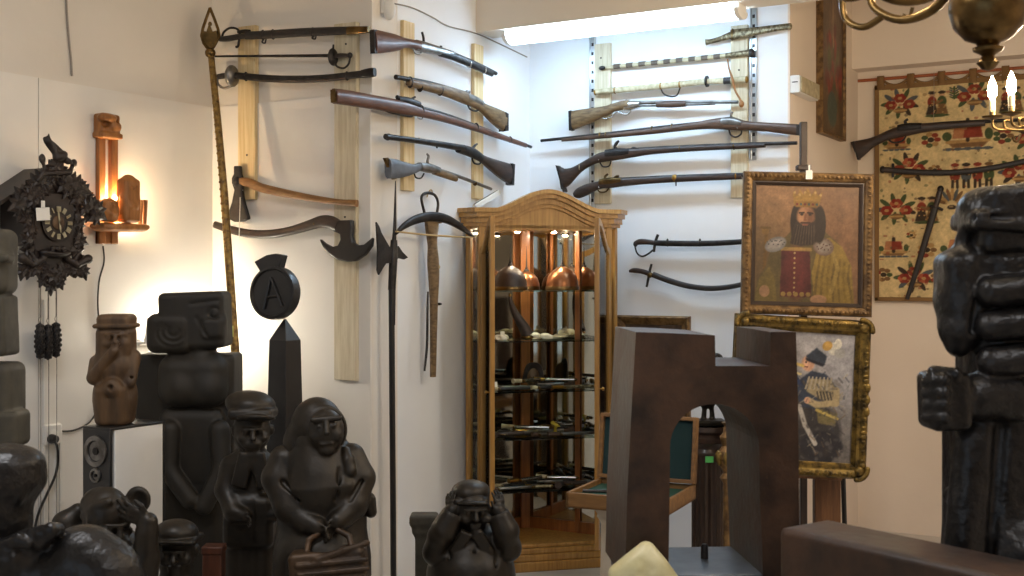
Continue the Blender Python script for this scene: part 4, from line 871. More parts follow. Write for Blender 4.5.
# ================================================================ pictures, easel, tapestry, chandeliers
def frame_profile(bm, w, h, prof):
    """mitred picture frame: prof = (inset from the outer edge, y) closed section"""
    rings = []
    for sx, sz in ((-1, -1), (1, -1), (1, 1), (-1, 1)):
        rings.append([Vector((sx*(w/2-i), y, sz*(h/2-i))) for i, y in prof])
    vs = [[bm.verts.new(p) for p in r] for r in rings]; n = len(prof)
    for k in range(4):
        a, b = vs[k], vs[(k+1) % 4]
        for i in range(n):
            j = (i+1) % n; bm.faces.new((a[i], a[j], b[j], b[i]))
    return bm
def blobs_along(bm, w, h, inset, y, step, r, jit=.25):
    for sx in (-1, 1):
        L = h-2*inset; n = int(L/step)
        for i in range(n+1):
            z = -L/2 + L*i/n; f = 1+jit*random.uniform(-1, 1); ell(bm, (sx*(w/2-inset), y, z), (r*f, r*.55, r*f*.8), 8, 5)
    for sz in (-1, 1):
        L = w-2*inset; n = int(L/step)
        for i in range(n+1):
            x = -L/2 + L*i/n; f = 1+jit*random.uniform(-1, 1); ell(bm, (x, y, sz*(h/2-inset)), (r*f*.8, r*.55, r*f), 8, 5)
EZ = 5.2
# ---- easel: a single mast with tray and two front legs
fr = freeframe(802, 300, 5.27, 0); m_ = fr.m
t = thing('easel', 'brown wooden easel whose mast rises above the crowned portrait', 'easel', fr)
fz = -fr.o.z
a = fr.L(799, 122); bm = NB(); box(bm, (a.x+.019, .0, (a.z+fz+.25)/2), (.030, .03, a.z-fz-.25)); obj('mast', bm, M['darkbrown'], t, bevel=.004)
bm = NB(); box(bm, fr.L(803, 168) + Vector((0, -.004, 0)), (.06, .045, .024)); obj('top_clamp', bm, M['darkbrown'], t, bevel=.004)
b = fr.L(813, 478); e = fr.L(839, 478)
bm = NB(); box(bm, ((b.x+e.x)/2, -.01, (b.z+.03+fz)/2), (e.x-b.x, .045, b.z+.03-fz)); obj('centre_post', bm, M['easel'], t, bevel=.004)
b2 = fr.L(843, 470); bm = NB(); tube(bm, [b2 + Vector((-.02, .02, .3)), b2, Vector((b2.x+.03, .04, fz))], .011, 8); obj('leg', bm, M['black'], t)
bm = NB(); tube(bm, [Vector((-b2.x*.4-.1, .02, b2.z+.3)), Vector((-b2.x*.4-.12, .02, b2.z)), Vector((-b2.x*.4-.2, .04, fz))], .011, 8); obj('leg', bm, M['black'], t)
bm = NB(); tube(bm, [Vector((.03, .03, .35)), Vector((.03, .42, fz))], .014, 8); obj('back_leg', bm, M['easel'], t)
# the tray lies under the lower picture
tr = fr.L(828, 478)
bm = NB(); box(bm, (tr.x-.17, -.045, tr.z-.004+.03), (.42, .085, .022), rot=Matrix.Rotation(R(3.5), 3, 'Y')); obj('tray', bm, M['easel'], t, bevel=.004)
# ---- portrait of a crowned, bearded man
pf = freeframe(807, 244, 5.17, -2); m_ = pf.m; Wp, Hp = 129*m_, 143*m_
t = thing('framed_painting', 'oil portrait of a crowned bearded man in a golden cloak, ornate bronze frame', 'painting', pf)
t.rotation_euler = (R(-3), R(1.6), pf.rz)
bm = NB(); fw = 9.5*m_; frame_profile(bm, Wp, Hp, [(0, .02), (0, -.012), (.005, -.022), (.014, -.026), (.026, -.020), (fw*.85, -.016), (fw, -.008), (fw, .02)])
f_ = obj('picture_frame', bm, M['giltdark'], t, angle=25)
bm = NB(); blobs_along(bm, Wp, Hp, .018, -.024, .019, .009); obj('leaf_pattern', bm, M['giltdark'], f_)
bm = NB(); frame_profile(bm, Wp-2*fw+.002, Hp-2*fw+.002, [(0, .015), (0, -.010), (.006, -.010), (.017, -.002), (.017, .015)]); obj('liner', bm, M['liner'], t, angle=25)
c = Paint(170, 198, (150, 118, 84)); N_ = c
c.ell(.3, .15, .5, .4, (166, 130, 92), soft=1.2); c.ell(.95, .3, .4, .6, (132, 100, 70), soft=1.2); c.ell(.05, .8, .3, .5, (112, 92, 60), soft=1)
c.line([(.09, .98), (.10, .62), (.11, .42)], .015, (120, 92, 44)); c.ell(.10, .40, .035, .03, (140, 110, 56)); c.line([(.06, .37), (.14, .37)], .012, (112, 88, 46))
c.poly([(.0, 1), (.03, .82), (.12, .68), (.16, .52), (.3, .44), (.38, .36), (.6, .34), (.68, .40), (.82, .5), (.92, .66), (.96, 1)], (104, 92, 56))
c.poly([(.62, .46), (.72, .44), (.84, .52), (.93, .68), (.96, 1), (.58, 1), (.55, .75)], (150, 128, 62)); c.poly([(.0, 1), (.05, .8), (.14, .7), (.2, .8), (.22, 1)], (122, 108, 58))
for k in range(7): c.line([(.64+k*.045, .55+k*.02), (.60+k*.05, .78), (.58+k*.06, .98)], .012, (104+12*(k % 3), 88+10*(k % 3), 44), al=.6)
c.line([(.72, .5), (.8, .7), (.74, .9)], .02, (176, 154, 84), al=.6)
c.poly([(.26, .55), (.53, .55), (.55, .95), (.25, .95)], (92, 44, 42)); c.ell(.4, .75, .1, .2, (110, 52, 48), soft=.8)
for k in range(9): c.ell(.385, .58+k*.042, .011, .009, (186, 160, 110))
for k in range(5): c.ell(.28+k*.06, .93, .024, .02, (150, 126, 70))
c.poly([(.25, .53), (.55, .53), (.55, .56), (.25, .56)], (166, 138, 78))
c.ell(.2, .51, .11, .06, (130, 132, 130), -25); c.ell(.2, .51, .085, .04, (158, 156, 150), -25, soft=.5); c.ell(.66, .52, .10, .075, (120, 100, 88), 20); c.ell(.66, .52, .08, .055, (150, 142, 130), 20, soft=.6)
for k in range(12): c.ell(.12+k*.015, .49+.02*math.sin(k*2), .008, .007, (90, 92, 92)); c.ell(.6+k*.012, .52+.025*math.sin(k*2.3), .007, .006, (92, 60, 56))
c.ell(.5, .34, .16, .17, (54, 42, 34)); c.ell(.4, .3, .06, .14, (50, 40, 34)); c.ell(.62, .33, .06, .16, (52, 42, 34))
c.ell(.485, .265, .085, .095, (176, 132, 96), soft=.3); c.ell(.455, .28, .04, .06, (196, 152, 112), soft=.8, al=.7); c.ell(.535, .28, .035, .08, (128, 90, 66), soft=.9, al=.8)
c.line([(.425, .235), (.465, .232)], .009, (60, 42, 32)); c.line([(.505, .232), (.55, .237)], .009, (60, 42, 32)); c.ell(.447, .25, .016, .009, (54, 40, 32)); c.ell(.525, .25, .016, .009, (54, 40, 32))
c.line([(.485, .245), (.475, .29)], .011, (148, 104, 76)); c.ell(.48, .295, .018, .009, (140, 96, 70)); c.line([(.445, .318), (.525, .318)], .009, (74, 52, 42))
c.poly([(.395, .30), (.44, .325), (.52, .325), (.575, .30), (.585, .40), (.55, .5), (.44, .52), (.34, .5), (.36, .38)], (66, 54, 46))
for k in range(16): c.line([(.40+k*.011, .34), (.36+k*.014, .5)], .004, (96, 82, 68) if k % 2 else (44, 36, 30), al=.6)
c.ell(.48, .335, .03, .008, (150, 96, 78))
c.poly([(.37, .175), (.61, .175), (.645, .05), (.6, .085), (.575, .03), (.54, .08), (.50, .02), (.46, .08), (.425, .03), (.40, .085), (.355, .055)], (172, 138, 70)); c.poly([(.375, .135), (.605, .135), (.6, .185), (.38, .185)], (150, 114, 54))
for k in range(6): c.ell(.40+k*.038, .16, .011, .012, [(120, 50, 40), (70, 96, 90)][k % 2]); c.ell(.375+k*.05, .06+.02*(k % 2), .011, .011, (206, 176, 110))
c.ell(.10, .91, .05, .05, (176, 140, 104)); c.ell(.62, .97, .08, .04, (176, 140, 104))
c.noise(.05, 10); c.a *= np.array([.84, .80, .80])
c.obj('canvas', Wp-2*fw-.028, Hp-2*fw-.028, M['paint'], t, (0, .004, 0))
bm = NB(); p = Vector((-.5*m_, -.03, Hp/2-.012)); box(bm, p, (6.5*m_, .002, 9*m_)); box(bm, p + Vector((0, 0, 7*m_)), (2*m_, .002, 6*m_)); obj('price_tag', bm, M['paper'], t)
# ---- cavalry trumpeter in a heavy gilt frame, turned a little in its plane
pf = freeframe(800, 396, 5.06, 0); m_ = pf.m; Wp, Hp = 136*m_, 158*m_
t = thing('framed_painting', 'painting of a mounted soldier in a heavy gilt frame, hung crooked on the easel', 'painting', pf)
t.rotation_euler = (R(-4), R(3.4), pf.rz)
fw = 15*m_; bm = NB(); frame_profile(bm, Wp, Hp, [(0, .03), (0, -.012), (.008, -.028), (.020, -.034), (.036, -.022), (.048, -.020), (fw-.008, -.010), (fw, -.004), (fw, .03)]); f_ = obj('picture_frame', bm, M['gilt'], t, angle=25)
bm = NB(); blobs_along(bm, Wp, Hp, .020, -.030, .019, .0095, .6)
for sx in (-1, 1):
    for sz in (-1, 1):
        for k in range(9):
            a = k/8*PI/2; ell(bm, (sx*(Wp/2-.045+.045*math.cos(a)), -.032, sz*(Hp/2-.045+.045*math.sin(a))), (.012, .009, .012), 8, 5)
        ell(bm, (sx*(Wp/2-.034), -.034, sz*(Hp/2-.034)), (.02, .010, .02), 10, 6)
for z in (-.05, 0, .05): ell(bm, (Wp/2-.012, -.03, z), (.014, .010, .022), 8, 5); ell(bm, (-Wp/2+.012, -.03, z), (.014, .010, .022), 8, 5)
obj('scroll_pattern', bm, M['gilt'], f_)
c = Paint(150, 180, (150, 146, 146)); c.ell(.6, .1, .7, .35, (166, 162, 164), soft=1); c.ell(.4, .95, .9, .35, (104, 98, 94), soft=.8); c.ell(.2, .6, .5, .4, (128, 122, 120), soft=1)
c.ell(.60, .78, .3, .24, (58, 54, 54), -20); c.ell(.36, .66, .22, .2, (66, 60, 58), 30); c.poly([(.15, .4), (.32, .42), (.44, .6), (.40, .85), (.24, .85), (.18, .6)], (72, 66, 62)); c.ell(.2, .42, .13, .1, (64, 58, 54), 30)
c.poly([(.42, .8), (.5, .8), (.47, 1), (.40, 1)], (46, 42, 42)); c.poly([(.72, .82), (.84, .8), (.82, 1), (.74, 1)], (40, 38, 40)); c.ell(.72, .88, .2, .12, (44, 42, 46))
c.poly([(.48, .38), (.60, .30), (.74, .32), (.84, .42), (.82, .56), (.66, .6), (.52, .58), (.46, .48)], (54, 60, 74)); c.poly([(.58, .36), (.78, .36), (.88, .48), (.86, .55), (.7, .52), (.56, .46)], (150, 134, 104))
for k in range(7): c.line([(.58+k*.035, .35), (.55+k*.04, .44)], .008, (168, 156, 134)); c.line([(.66+k*.03, .46), (.68+k*.03, .52)], .008, (78, 70, 60))
c.line([(.84, .44), (.84, .54), (.66, .56), (.58, .53)], .03, (176, 156, 118)); c.ell(.57, .53, .028, .025, (190, 146, 116))
c.ell(.565, .245, .06, .06, (192, 146, 118), soft=.3); c.ell(.54, .25, .02, .03, (206, 160, 130)); c.ell(.545, .235, .01, .007, (50, 40, 36)); c.line([(.53, .27), (.56, .272)], .008, (110, 70, 60))
c.poly([(.54, .19), (.64, .12), (.74, .18), (.72, .25), (.6, .235)], (52, 58, 70)); c.poly([(.54, .2), (.72, .245), (.7, .265), (.545, .22)], (34, 34, 42))
c.ell(.80, .12, .06, .05, (206, 200, 186), 30); c.ell(.74, .1, .05, .035, (190, 150, 80), -40); c.ell(.86, .15, .05, .04, (170, 166, 160)); c.ell(.84, .08, .035, .04, (222, 216, 200))
c.line([(.52, .265), (.30, .22), (.22, .24)], .014, (190, 160, 90)); c.ell(.24, .235, .05, .035, (196, 166, 96)); c.poly([(.28, .3), (.46, .32), (.52, .42), (.34, .38)], (52, 64, 96)); c.line([(.3, .3), (.5, .33)], .01, (210, 190, 130))
c.line([(.50, .58), (.56, .72), (.66, .86)], .022, (176, 168, 158)); c.line([(.3, .62), (.44, .84)], .016, (196, 190, 176)); c.poly([(.66, .58), (.86, .62), (.84, .72), (.68, .7)], (112, 100, 66)); c.line([(.66, .6), (.86, .66)], .012, (190, 166, 90)); c.ell(.36, .72, .03, .03, (206, 200, 190)); c.line([(.26, .62), (.4, .62)], .012, (140, 60, 50))
for k in range(40): c.ell(random.uniform(.15, .9), random.uniform(.55, .98), random.uniform(.01, .03), random.uniform(.01, .03), random.choice([(46, 42, 42), (92, 86, 84), (120, 112, 104), (70, 60, 50)]), al=.5, soft=.8)
for k in range(160): u, v = random.uniform(.1, .95), random.uniform(.3, .98); c.line([(u, v), (u+random.uniform(-.05, .05), v+random.uniform(-.04, .04))], random.uniform(.004, .010), random.choice([(60, 56, 56), (96, 90, 86), (128, 118, 106), (176, 160, 132), (48, 52, 64), (110, 84, 60)]), al=.45)
c.noise(.05, 12); c.obj('canvas', Wp-2*fw+.004, Hp-2*fw+.004, M['paint'], t, (0, .004, 0))
# ---- small framed picture on the alcove wall behind the gate sculpture
fr = wallframe('D', 654, 370); a, b = fr.L(618, 315), fr.L(691, 425)
t = thing('framed_picture', 'narrow dark picture with an old gilt frame behind the gate sculpture', 'picture', fr)
bm = NB(); w_, h_ = b.x-a.x, a.z-b.z; frame_profile(bm, w_, h_, [(0, 0), (0, -.02), (.01, -.03), (.025, -.022), (.04, -.016), (.048, -.010), (.048, 0)]); bmesh.ops.translate(bm, vec=((a.x+b.x)/2, 0, (a.z+b.z)/2), verts=bm.verts); obj('picture_frame', bm, M['giltdark'], t, angle=25)
c = Paint(40, 60, (72, 56, 44)); c.ell(.5, .5, .3, .3, (104, 84, 60)); c.noise(.1, 6); c.obj('canvas', w_-.09, h_-.09, M['paint'], t, ((a.x+b.x)/2, -.009, (a.z+b.z)/2))
# ---- tall still life on the pier
fr = Frame(Vector((XE, 6.57, 2.2)), PI/2); y0 = onx = None
def zE(px, py): r = ray(px, py); return CAM + r*((XE+.035)/r.x)
a, b = wallframe('E', 816, 130).o, zE(846, 143); w_ = b.y-a.y; a.z = zE(816, 130).z; h_ = 1.02
fr = Frame(Vector((XE, (a.y+b.y)/2, a.z+h_/2)), PI/2)
t = thing('framed_painting', 'tall dark flower painting in a slim gilt frame on the pier', 'painting', fr)
bm = NB(); frame_profile(bm, w_, h_, [(0, 0), (0, -.035), (.006, -.038), (.014, -.034), (.02, -.026), (.02, 0)]); obj('picture_frame', bm, M['giltdark'], t, angle=25)
c = Paint(70, 120, (84, 66, 50)); c.ell(.5, .5, .35, .5, (108, 84, 62), soft=1)
for k in range(34): c.ell(random.gauss(.5, .2), random.gauss(.62, .12), random.uniform(.04, .1), random.uniform(.02, .06), random.choice([(136, 48, 40), (150, 66, 50), (110, 40, 36), (84, 84, 50), (70, 76, 48)]), random.uniform(0, 90), .5, .7)
c.line([(.52, .1), (.55, .5)], .03, (146, 120, 96), al=.7); c.ell(.5, .86, .22, .1, (70, 84, 76)); c.noise(.06, 8)
c.obj('canvas', w_-.036, h_-.036, M['paint'], t, (0, -.022, 0))
# ---- tapestry in the recess
fr = wallframe('N', 872, 190); tl, bl = fr.L(877, 88, .03), fr.L(872.5, 299, .03)
TW, TH = 1.45, tl.z-bl.z; tx = (tl.x+bl.x)/2
t = thing('tapestry', 'cream wall tapestry woven with flowers, ships and figures, hung from loops', 'tapestry', fr)
c = Paint(380, 330, (206, 182, 134)); c.noise(.02, 20)
RED, GRN, BLU, BRN, DK, GLD = (134, 62, 48), (74, 84, 56), (86, 90, 92), (122, 92, 62), (64, 54, 46), (172, 136, 88)
def flower(u, v, s):
    for k in range(9):
        a = k*2*PI/9+.3; c.ell(u+1.5*s*math.cos(a), v+1.25*s*math.sin(a), s*.75, s*.3, random.choice([GRN, GRN, DK, BLU]), math.degrees(a))
    for q, w in ((-1, .2), (1, .2), (0, -.7)):
        for k in range(6):
            a = k*PI/3; c.ell(u+q*1.05*s+.4*s*math.cos(a), v+w*s+.36*s*math.sin(a), s*.34, s*.3, random.choice([RED, RED, (172, 92, 66), (132, 50, 44)]))
        c.ell(u+q*1.05*s, v+w*s, s*.24, s*.2, GLD)
    c.ell(u, v+1.0*s, s*.7, s*.38, BRN); c.line([(u-.7*s, v+1.0*s), (u+.7*s, v+1.0*s)], .004, GLD)
def couple(u, v, s):
    for q, c1, c2 in ((-.55, RED, DK), (.5, GRN, BRN)):
        c.ell(u+q*s, v-1.2*s, s*.32, s*.3, (190, 150, 116)); c.ell(u+q*s, v-1.45*s, s*.42, s*.2, DK); c.ell(u+q*s, v-.3*s, s*.5, s*.7, c1); c.poly([(u+q*s-.35*s, v), (u+q*s+.35*s, v), (u+q*s+.7*s, v+1.4*s), (u+q*s-.7*s, v+1.4*s)], c2)
        for k in range(6): c.ell(u+q*s+random.uniform(-.4, .4)*s, v+random.uniform(-.5, 1.2)*s, s*.1, s*.08, GLD)
        c.line([(u+q*s, v-.4*s), (u, v-.1*s)], s*.13, BRN)
    c.ell(u, v+1.5*s, s*1.3, s*.2, GRN)
def ship(u, v, s):
    c.poly([(u-1.6*s, v+.3*s), (u+1.7*s, v+.2*s), (u+1.1*s, v+.9*s), (u-1.1*s, v+.9*s)], BRN); c.line([(u-1.5*s, v+.42*s), (u+1.5*s, v+.36*s)], .006, GLD); c.line([(u, v+.3*s), (u, v-1.5*s)], .007, DK)
    c.poly([(u-.9*s, v-1.1*s), (u+.9*s, v-1.1*s), (u+1.1*s, v+.1*s), (u-1.1*s, v+.1*s)], RED); c.poly([(u-.9*s, v-1.1*s), (u-.2*s, v-1.1*s), (u-.3*s, v+.1*s), (u-1.1*s, v+.1*s)], (176, 120, 84))
    for k in range(5): c.ell(u-1.4*s+k*.7*s, v+1.05*s, s*.42, s*.13, BLU)
    c.ell(u-1.5*s, v-.1*s, .35*s, .4*s, GRN); c.ell(u+1.5*s, v-.2*s, .3*s, .5*s, GRN)
def figures(u, v, s):
    for k in range(4):
        q = (k-1.5)*1.0; cl = [RED, BLU, RED, GRN][k]; c.ell(u+q*s, v-.9*s, s*.3, s*.28, (190, 150, 116)); c.ell(u+q*s, v-1.15*s, s*.38, s*.2, [RED, DK, RED, BRN][k]); c.ell(u+q*s, v, s*.46, s*.75, cl)
        for w in range(5): c.ell(u+q*s+random.uniform(-.3, .3)*s, v+random.uniform(-.6, .7)*s, s*.1, s*.09, random.choice([GLD, DK, BRN]))
        c.line([(u+q*s-.2*s, v+.6*s), (u+q*s-.22*s, v+1.3*s)], s*.13, DK); c.line([(u+q*s+.2*s, v+.6*s), (u+q*s+.22*s, v+1.3*s)], s*.13, DK)
def sprig(u, v, s):
    c.line([(u, v+s), (u, v-s)], .004, GRN)
    for k in range(5):
        for e in (-1, 1): c.ell(u+e*.4*s, v-.8*s+k*.4*s, .4*s, .14*s, [GRN, BLU][k % 2], e*-30)
def small(u, v, s):
    for k in range(7): a = k*2*PI/7; c.ell(u+s*math.cos(a), v+s*math.sin(a), s*.5, s*.4, random.choice([RED, BRN, GRN, GLD]))
    c.ell(u, v, s*.5, s*.45, DK)
def fan(u, v, s):
    for k in range(9): a = R(20+k*17); c.ell(u+s*math.cos(a)*.9, v-s*math.sin(a)*1.1+s*.6, s*.5, s*.16, [BLU, GLD, BRN][k % 3], -math.degrees(a))
    c.ell(u, v+.7*s, s*.35, s*.22, DK)
flower(.10, .08, .034); couple(.245, .095, .036); sprig(.31, .05, .026); flower(.385, .065, .036); couple(.52, .1, .036); flower(.64, .09, .036); couple(.78, .1, .036); flower(.92, .09, .036)
ship(.087, .265, .031); small(.22, .26, .026); ship(.36, .255, .052); small(.49, .26, .026); flower(.60, .27, .036); ship(.78, .26, .048); small(.93, .27, .026)
flower(.135, .385, .036); small(.235, .40, .018); figures(.375, .43, .042); flower(.55, .42, .036); figures(.78, .43, .042); flower(.94, .42, .034)
flower(.085, .575, .036); couple(.205, .585, .038); fan(.30, .54, .05); flower(.42, .6, .036); couple(.56, .6, .038); ship(.72, .6, .044); flower(.89, .6, .036)
ship(.075, .765, .033); small(.205, .77, .026); small(.145, .70, .014); ship(.33, .77, .04); small(.46, .77, .026); flower(.6, .77, .036); couple(.76, .77, .036); small(.9, .77, .028)
flower(.155, .895, .036); small(.035, .885, .024); small(.25, .9, .022); flower(.36, .91, .036); ship(.52, .91, .036); flower(.68, .91, .036); small(.80, .9, .024); flower(.92, .91, .034)
for k in range(420): c.ell(random.random(), random.random(), random.uniform(.003, .009), random.uniform(.003, .008), random.choice([RED, GRN, BRN, DK, GLD, (186, 160, 116)]), al=.5)
c.noise(.03, 40)
c.obj('woven_cloth', TW, TH, M['weave'], t, (tx+TW/2, -.03, (tl.z+bl.z)/2), fn=lambda x, y, z: (x, y + .004*np.sin(x*9) + .003*np.sin(z*7+1), z))
bm = NB()
for x in (tx, ): box(bm, (x+.012, -.031, (tl.z+bl.z)/2), (.026, .012, TH+.02))
box(bm, (tx+TW/2, -.031, tl.z), (TW, .012, .03)); box(bm, (tx+TW/2, -.031, bl.z), (TW, .012, .024)); box(bm, (tx+TW-.012, -.031, (tl.z+bl.z)/2), (.026, .012, TH+.02)); obj('border_edging', bm, M['tapestrytrim'], t, bevel=.003)
rl = fr.L(858, 81, .03); rz_ = rl.z
for k in range(9):
    x = tx + .035 + k*.172
    bm = NB()
    faces_from(bm, [[Vector((x-.02, -.03-yy, zz)), Vector((x+.02, -.03-yy, zz))] for yy, zz in ((-.008, tl.z-.01), (-.012, rz_-.01), (-.010, rz_+.012), (0, rz_+.019), (.010, rz_+.012), (.012, rz_-.01), (.008, tl.z-.01))], closed=False)
    o = obj('hanging_loop', bm, M['tapestrytrim'], t); sm = o.modifiers.new('thick', 'SOLIDIFY'); sm.thickness = .003
    if k < 8:   # sagging top edge between loops
        bm = NB(); tube(bm, curve([(x+.02, -.032, tl.z+.035), (x+.05, -.032, tl.z+.016), (x+.086, -.032, tl.z+.008), (x+.122, -.032, tl.z+.016), (x+.152, -.032, tl.z+.035)], 4), .008, 6); obj('scalloped_edge', bm, M['tapestrytrim'], t)
bm = NB(); tube(bm, [(rl.x, -.03, rz_), (rl.x+1.9, -.03, rz_)], .0095, 10); o = obj('hanging_rod', bm, M['rodwood'], fr=fr); tag(o, 'thin reddish rod that carries the tapestry loops', 'rod')
# weapons in front of the tapestry
TG = 'weapons hung over the tapestry'
weapon('musket', 'dark musket slanting across the top of the tapestry', 'musket', 'N', .168, [
 ('stock', 'loft', M['darkwood'], [(855, 151, 10, .02), (862, 147.5, 8, .02), (871, 143, 5.2, .019), (880, 139, 4.4, .018), (892, 134, 5, .019), (908, 130, 5.6, .02), (925, 127.6, 4.4, .018), (950, 125.4, 3.4, .015), (985, 123, 2.8, .013)]),
 ('butt_plate', 'prism', M['iron'], [(853, 142), (854.6, 141.4), (860, 159.6), (858, 160)], dict(t=.02)),
 ('barrel', 'tube', M['iron'], [(900, 127.5, 2.2), (960, 122.6, 2), (1062, 118, 1.7)]),
 ('lock', 'loft', M['iron'], [(898, 129, 4, .022), (910, 127.6, 4.6, .024), (922, 126.4, 3.4, .022)]), ('hammer', 'tube', M['iron'], [(908, 126, 1.6), (905, 122, 1.5), (908, 119, 1.2)]),
 ('trigger_guard', 'tube', M['iron'], [(888, 139, .9), (893, 142.5, .9), (902, 141, .9), (906, 136, .9)])], TG)
weapon('saber', 'long curved sabre in a black scabbard across the middle of the tapestry', 'sabre', 'N', .06, [
 ('scabbard', 'loft', M['leather'], [(893, 170.5, 3, .012), (925, 172.5, 3, .012), (960, 172, 2.9, .012), (1000, 166.5, 2.8, .011), (1040, 157, 2.5, .010), (1064, 149, 2.2, .009)]),
 ('grip', 'loft', M['darkwood'], [(881.5, 169.5, 2.2, .012), (886, 169.8, 3, .013), (893, 170.4, 2.8, .012)]), ('pommel', 'ell', M['iron'], [(882.5, 169.6, 3, 3.8, .016)]),
 ('cross_guard', 'tube', M['iron'], [(893, 163.5, 1.3), (893, 170, 1.6), (893, 177.5, 1.3)])], TG)
weapon('dagger', 'slim sword with a round pommel, slung obliquely over the tapestry', 'sword', 'N', .06, [
 ('sheath', 'loft', M['leather'], [(935, 208, 3.3, .012), (925, 242, 3, .012), (916, 272, 2.6, .010), (907, 299, 2, .009)]),
 ('grip', 'loft', M['darkwood'], [(940, 190, 2.4, .011), (938.5, 197, 2.8, .012), (935.5, 207, 2.4, .011)]), ('pommel', 'ell', M['iron'], [(940.5, 189, 3.2, 3.4, .015)]),
 ('cross_guard', 'tube', M['iron'], [(929.5, 206, 1.2), (936, 207, 1.6), (943, 210, 1.3)])], TG)
wire('hanging_thread', 'thin thread hanging in front of the tapestry to the musket', 'thread', 'N', [(934, 72, .04), (934, 100, .06), (933.5, 124, .08)], .0012, M['greycable'])
# ---- brass chandelier close by
def candle(parent, p, lit=True, h=.09, rb=.0165):
    bm = NB(); lathe(bm, [(.006, 0), (.034, .008), (.038, .014), (.030, .014), (.012, .006), (.010, .03), (.013, .034), (.004, .036)], 18, p); dish = obj('drip_dish', bm, M['brassdark'], parent)
    bm = NB(); lathe(bm, [(.0115, .03), (.0115, .03+h), (.008, .032+h)], 14, p); obj('candle_sleeve', bm, M['bone'], dish)
    bm = NB(); lathe(bm, [(.007, .03+h), (rb*.85, .045+h), (rb, .062+h), (rb*.8, .085+h), (rb*.4, .105+h), (.001, .116+h)], 14, p); obj('candle_bulb', bm, M['bulb'], dish)
def chandelier(fr, t, R0, prof, arms, zarm, rise, ch, z_top, dip=1, ar=.0135):
    bm = NB(); lathe(bm, prof, 32); obj('body', bm, M['brassdark'], t)
    for a in arms:
        a = R(a); d = Vector((math.cos(a), math.sin(a), 0)); rb = prof[0][0]
        pts = curve([d*(R0*.2)+UP*(zarm+.01), d*(R0*.36)+UP*(zarm-.045*dip), d*(R0*.58)+UP*(zarm-.055*dip), d*(R0*.78)+UP*(zarm-.01), d*(R0*.80)+UP*(zarm+.05*dip), d*(R0*.70)+UP*(zarm+.06*dip), d*(R0*.69)+UP*(zarm+.03*dip)], 5)
        bm = NB(); n = len(pts); tube(bm, pts, [ar*(1-.5*i/n) for i in range(n)], 10); arm = obj('arm', bm, M['brassdark'], t)
        pts = curve([d*(R0*.70)+UP*(zarm-.035*dip), d*(R0*.86)+UP*(zarm-.055*dip), d*R0+UP*(zarm-.02*dip), d*(R0*1.02)+UP*(zarm+rise)], 6); bm = NB(); tube(bm, pts, ar*.67, 10); obj('arm_tip', bm, M['brassdark'], arm)
        bm = NB()
        for q, zz in ((.5, -.05), ):
            p = d*(R0*q)+UP*(zarm+zz); tube(bm, curve([p+UP*.02, p-UP*.008+d*.012, p-UP*.004+d*.026, p+UP*.008+d*.022], 4), .0045, 6)
        obj('scroll_leaf', bm, M['brassdark'], arm)
        candle(arm, d*(R0*1.02)+UP*(zarm+rise), h=ch)
    bm = NB(); tube(bm, [Vector((0, 0, prof[-1][1]-.01)), Vector((0, 0, z_top-fr.o.z-.05))], .008, 8); lathe(bm, [(.008, -.08), (.03, -.06), (.06, -.02), (.06, 0)], 20, (0, 0, z_top-fr.o.z)); obj('hanging_rod', bm, M['brassdark'], t)
fr = freeframe(988, 5, 2.8); m_ = fr.m
t = thing('chandelier', 'brass chandelier with a bulbous body and curling arms, close overhead', 'chandelier', fr)
u = m_; prof = [(.002, -66*u), (6*u, -64*u), (11*u, -58*u), (8*u, -54*u), (6*u, -51*u), (8*u, -49*u), (14*u, -46*u), (15*u, -43*u), (10*u, -41*u), (12*u, -38*u), (22*u, -34*u), (33*u, -22*u), (37.5*u, -6*u), (37*u, 6*u), (30*u, 20*u), (18*u, 30*u), (11*u, 36*u), (9*u, 60*u), (14*u, 66*u), (9*u, 74*u), (7*u, 120*u), (12*u, 130*u), (4*u, 140*u)]
chandelier(fr, t, .40, prof, [188, 248, 308, 8, 68, 128], .06, .06, .09, H0)
fr = freeframe(1048, 120, 4.4); m_ = fr.m
t = thing('chandelier', 'candle-bulb chandelier lit in front of the tapestry, mostly hidden', 'chandelier', fr)
u = m_; prof = [(.002, -40*u), (7*u, -34*u), (4*u, -28*u), (14*u, -20*u), (20*u, -6*u), (16*u, 8*u), (7*u, 16*u), (5*u, 60*u), (9*u, 66*u), (3*u, 72*u)]
chandelier(fr, t, .2, prof, [180, 210, 245, 280, 320, 0, 40], -.02, .02, .045, H0, .3, .007)
